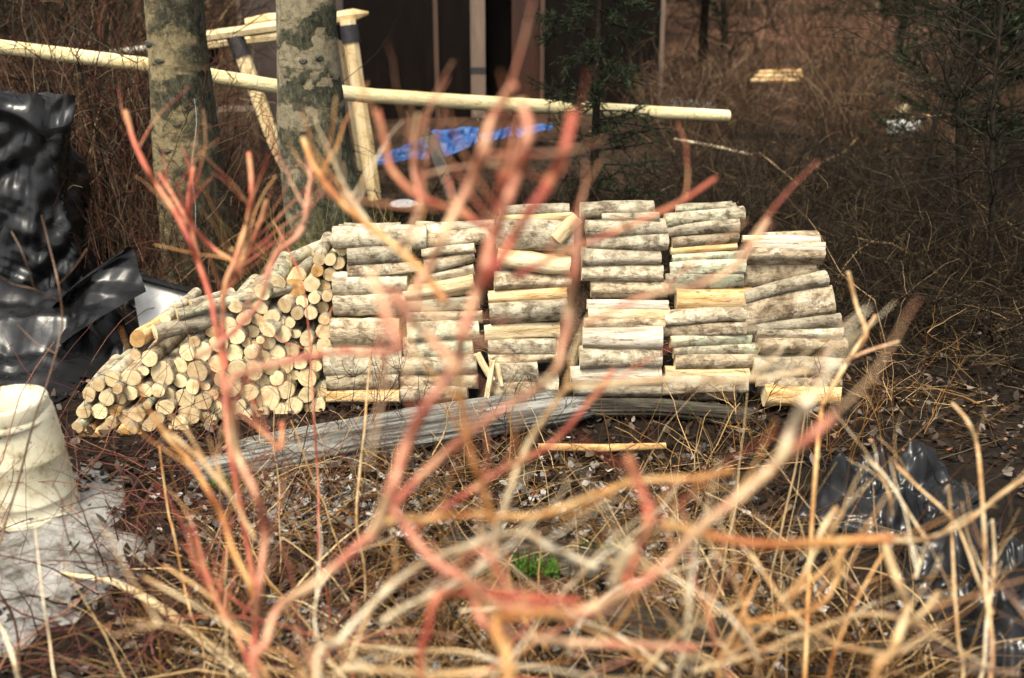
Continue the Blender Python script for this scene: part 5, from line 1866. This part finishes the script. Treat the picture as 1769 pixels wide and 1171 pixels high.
MID = [
    ([(887, 146), (850, 205), (835, 252), (815, 310), (790, 360), (765, 410), (742, 460), (715, 500)], 24, 26, 1.15, 1.2, 'k', False),
    ([(900, 178), (913, 215), (906, 255), (896, 295), (881, 335), (868, 372), (850, 415), (840, 455), (826, 492), (815, 532), (800, 575), (790, 622), (762, 665), (733, 708), (702, 770), (682, 830), (662, 885), (640, 930)], 26, 34, 1.1, 1.2, 'k', False),
    ([(897, 262), (868, 310), (861, 350), (863, 378)], 14, 14, 1.15, 1.12, 'r', False),
    ([(990, 197), (975, 260), (957, 300), (935, 338), (910, 372), (882, 420), (856, 460), (834, 494)], 27, 30, 1.1, 1.12, 'r', False),
    ([(652, 190), (666, 250), (676, 292), (722, 338), (790, 366), (830, 386), (862, 402)], 15, 19, 1.35, 1.2, 'r', False),
    ([(722, 198), (714, 290), (726, 345), (714, 385), (690, 430)], 12, 15, 1.4, 1.35, 'k', False),
    ([(716, 282), (738, 344)], 13, 14, 1.4, 1.4, 'k', False),
    ([(1236, 308), (1180, 346), (1120, 375), (1060, 402), (1000, 425), (940, 452), (890, 478)], 11, 18, 1.55, 1.25, 'r', False),
    ([(1326, 382), (1300, 420), (1270, 460), (1210, 492), (1120, 510), (1010, 560)], 13, 16, 1.5, 1.3, 'k', False),
    ([(1000, 375), (992, 470), (985, 530), (972, 590), (962, 637), (915, 680), (868, 706), (800, 757), (740, 810), (690, 862), (645, 915), (600, 960), (540, 1010), (482, 1050), (460, 1110), (450, 1190)], 22, 24, 1.2, 1.35, 'k', True),
    ([(1145, 655), (1050, 664), (985, 668), (955, 702), (915, 762), (885, 832), (866, 900), (857, 935), (850, 1000)], 14, 19, 1.5, 1.35, 't', False),
    ([(1400, 640), (1290, 655), (1145, 655)], 13, 14, 1.6, 1.5, 'c', False),
    ([(792, 630), (800, 720), (815, 790), (836, 842), (850, 905)], 18, 18, 1.25, 1.25, 'o', False),
    ([(1030, 980), (980, 958), (946, 943), (908, 922), (852, 926), (814, 941), (739, 969), (682, 1007), (635, 1054), (588, 1106), (550, 1185)], 17, 19, 1.35, 1.3, 'c', True),
    ([(1262, 814), (1200, 826), (1110, 830), (1050, 847), (979, 874), (918, 892), (814, 889), (739, 897), (682, 898), (640, 915)], 17, 20, 1.3, 1.25, 'o', False),
    ([(865, 962), (805, 997), (739, 1031), (701, 1048), (663, 1072)], 16, 18, 1.35, 1.3, 'c', False),
    ([(1442, 718), (1392, 760), (1330, 812), (1272, 862), (1202, 920), (1150, 975), (1100, 1012), (1040, 1042), (980, 1060), (905, 1052), (850, 1040), (800, 1000), (740, 960), (680, 880)], 30, 26, 1.1, 1.2, 'k', False),
    ([(1392, 690), (1372, 735), (1345, 795)], 30, 26, 1.08, 1.1, 'c', False),
    ([(1090, 945), (1060, 1008)], 28, 26, 1.15, 1.15, 'c', False),
    ([(1085, 790), (1110, 850), (1120, 900), (1100, 960), (1080, 1010)], 24, 24, 1.15, 1.15, 'r', False),
    ([(1200, 1120), (1100, 1114), (1000, 1110), (900, 1100), (840, 1082), (820, 1040), (830, 1010)], 20, 20, 1.2, 1.2, 'k', False),
    ([(980, 1060), (905, 1062), (860, 1070), (862, 1110), (880, 1190)], 28, 30, 1.15, 1.1, 'o', True),
    ([(1000, 1040), (900, 1030), (800, 1025), (755, 1030), (740, 1090), (730, 1190)], 24, 22, 1.2, 1.2, 'r', True),
    ([(690, 600), (660, 520), (640, 470)], 26, 22, 1.05, 1.05, 'k', False),
    ([(790, 640), (740, 580), (700, 540), (680, 500)], 26, 26, 1.1, 1.1, 'k', False),
    ([(590, 1152), (660, 1158), (760, 1165), (850, 1160)], 16, 18, 1.4, 1.2, 't', False),
    ([(1060, 640), (960, 760), (870, 810), (810, 850), (720, 910)], 15, 20, 1.5, 1.3, 'r', False),
    ([(770, 1000), (830, 950), (880, 1020), (920, 1060)], 14, 18, 1.3, 1.2, 'k', False),
]
shrub('red_shrub', 'blurred pink and orange pruned shrub spreading before the middle of the woodpile', 'shrub', MID, (850, 1250), 1.2, 'red-stemmed shrubs in the foreground', 4)

RIGHT = [
    ([(1542, 930), (1440, 936), (1320, 940), (1230, 926), (1150, 905)], 27, 24, 1.4, 1.3, 'o', False),
    ([(1525, 925), (1536, 965), (1552, 1007), (1567, 1049), (1554, 1091), (1538, 1133), (1508, 1185)], 20, 27, 1.5, 1.4, 't', True),
    ([(1621, 1024), (1596, 1057), (1567, 1085)], 14, 17, 1.5, 1.5, 't', False),
    ([(1645, 697), (1672, 728), (1688, 772), (1695, 839), (1701, 931), (1702, 1010), (1710, 1180)], 9, 11, 2.1, 1.9, 't', True),
    ([(1780, 820), (1726, 857), (1663, 906), (1600, 930), (1545, 935)], 9, 11, 2.0, 1.6, 't', False),
    ([(1638, 839), (1644, 915), (1649, 1015), (1655, 1100), (1660, 1190)], 7, 9, 2.1, 2.0, 't', True),
    ([(1714, 898), (1718, 973), (1705, 1070), (1690, 1190)], 8, 10, 2.1, 2.0, 'c', True),
    ([(1550, 806), (1588, 843), (1630, 881), (1659, 919), (1690, 1003), (1715, 1060)], 8, 9, 2.1, 2.0, 't', False),
    ([(1512, 801), (1538, 835), (1575, 894), (1605, 940)], 7, 8, 2.1, 2.0, 'c', False),
    ([(1506, 795), (1533, 845), (1542, 892)], 6, 7, 2.15, 2.1, 't', False),
    ([(1445, 877), (1420, 915), (1391, 990), (1350, 1040)], 12, 14, 1.7, 1.6, 't', False),
    ([(1458, 948), (1445, 998), (1420, 1045), (1370, 1061), (1290, 1075)], 12, 13, 1.7, 1.6, 'o', False),
    ([(1605, 927), (1590, 970), (1582, 996)], 8, 10, 1.9, 1.9, 'c', False),
    ([(1525, 957), (1487, 1024), (1454, 1095), (1430, 1180)], 7, 9, 1.9, 1.8, 'o', True),
    ([(1560, 1060), (1620, 1120), (1680, 1150), (1760, 1165)], 12, 12, 1.6, 1.6, 'b', False),
    ([(1300, 960), (1370, 1060), (1440, 1110), (1530, 1130)], 9, 12, 1.7, 1.5, 't', False),
    ([(1715, 1000), (1760, 1050), (1790, 1100)], 10, 10, 1.8, 1.7, 'b', False),
    ([(1600, 1080), (1500, 1060), (1400, 1090), (1300, 1130), (1200, 1160)], 11, 13, 1.6, 1.5, 't', False),
    ([(1310, 1000), (1270, 1090), (1240, 1190)], 9, 11, 1.8, 1.6, 'o', True),
]
shrub('tan_shrub', 'tan dead shrub of crossing stalks before the black plastic bag', 'shrub', RIGHT, (1530, 1250), 1.4, None, 3)
LOW = []
_lr = random.Random(5)
for k in range(30):
    u0, v0 = _lr.uniform(430, 1330), _lr.uniform(1120, 1230)
    an, ln_ = _lr.uniform(-1.25, 1.25), _lr.uniform(150, 380)
    z0 = _lr.uniform(1.35, 2.0)
    cv = _lr.uniform(-0.7, 0.7)
    pth = [(u0 + ln_ * t * math.sin(an + cv * t), v0 - ln_ * t * math.cos(an + cv * t) * 0.85) for t in (1.0, 0.75, 0.5, 0.25, 0.0)]
    w_ = _lr.uniform(5, 12)
    LOW.append((pth, w_ * 0.6, w_, z0, z0 - 0.05, _lr.choice('ootttcckr'), k % 3 == 0))
shrub('tan_shrub', 'low tangle of orange and cream stems along the bottom centre', 'shrub', LOW, (880, 1260), 1.5, None, 2)
SMALL = [
    ([(1465, 470), (1480, 530), (1496, 578), (1468, 620), (1450, 648), (1420, 700)], 12, 13, 2.2, 2.2, 't', False),
    ([(1512, 545), (1492, 580), (1470, 615)], 9, 10, 2.2, 2.2, 't', False),
    ([(1552, 590), (1500, 606), (1462, 624)], 8, 9, 2.2, 2.2, 'k', False),
    ([(1420, 700), (1410, 800), (1400, 950), (1390, 1180)], 11, 12, 2.2, 2.1, 'o', True),
]
shrub('pruned_twig', 'forked tan twig beside the right end of the woodpile', 'twig', SMALL, (1420, 1000), 2.2)

THIN = [
    ([(72, 372), (84, 420), (101, 492), (107, 560), (86, 648), (60, 722), (32, 830), (5, 920), (-10, 1000)], 4, 7, 2.6, 2.6, 'b', True),
    ([(101, 492), (130, 460), (150, 430)], 3, 3, 2.6, 2.6, 'b', False),
    ([(103, 520), (60, 500), (20, 490), (-10, 470)], 3, 3, 2.6, 2.5, 'b', False),
    ([(60, 500), (40, 440), (20, 400)], 2.5, 2.5, 2.55, 2.5, 'b', False),
    ([(95, 610), (60, 590), (30, 560)], 3, 3, 2.6, 2.55, 'b', False),
]
shrub('bare_twig', 'thin bare brown stem before the black tarp and white pail', 'twig', THIN, (0, 1000), 2.6)
shrub('red_twig', 'single thin dark red stem rising before the cut log ends', 'twig',
      [([(471, 380), (498, 431), (522, 487), (534, 578), (538, 650), (542, 716), (550, 840), (552, 960)], 4, 6, 2.7, 2.6, 'r', True), ([(447, 545), (480, 585), (520, 600), (534, 612)], 3, 4, 2.65, 2.65, 'r', False), ([(534, 600), (560, 560), (575, 530)], 3, 3, 2.65, 2.65, 'r', False)], (552, 1000), 2.6)
shrub('straw_stalk', 'straight straw-coloured stalk before the long grey log', 'stalk', [([(642, 600), (634, 680), (630, 740), (622, 810), (616, 900)], 5, 8, 2.8, 2.75, 't', True)], (616, 950), 2.7)
shrub('straw_stalk', 'pale straw stalk standing on the snow below the white pail', 'stalk', [([(60, 905), (68, 980), (75, 1040), (85, 1100), (97, 1180)], 4, 6, 2.3, 2.2, 'c', True)], (97, 1200), 2.2)
shrub('straw_stalk', 'thick cream stalk at the lower left corner', 'stalk', [([(-10, 1060), (10, 1100), (24, 1140), (38, 1190)], 10, 12, 2.0, 1.95, 'c', True)], (40, 1200), 1.9)
shrub('straw_stalk', 'yellow stalk standing before the snow right of the pail', 'stalk', [([(275, 770), (290, 880), (300, 920), (318, 1010), (330, 1060)], 4, 6, 2.6, 2.5, 'o', True)], (330, 1100), 2.5)

# small upright dark plants before the stack
for i, (u, v, h, lab) in enumerate([(636, 690, 0.36, 'small dark branching plant before the leftmost column'), (745, 700, 0.30, 'small red-brown branching plant before the second column'), (905, 690, 0.32, 'small dark branching plant before the dark gap of the third column'), (1250, 720, 0.34, 'small tan branching plant before the fifth column'), (1400, 730, 0.5, 'loose tan branching plant before the rightmost column'), (1500, 700, 0.45, 'tan branching plant just right of the woodpile')]):
    p = at_ground(u, v)
    p.y -= 0.35
    p.z = gz(p.x, p.y)
    vv, ff = bush_np(100 + i, h, 0.25, 5, 34, 60, 0.0032, 0.0, 0.5, 0.10, 0.3)
    o = link('branching_plant', mesh_np('branching_plant', vv, [ff], [TW_DARK, TW_RED, TW_DARK, STRAW, STRAW, STRAW][i]))
    o.location = p
    tag(o, lab, 'plant', 'small branching plants before the stack')
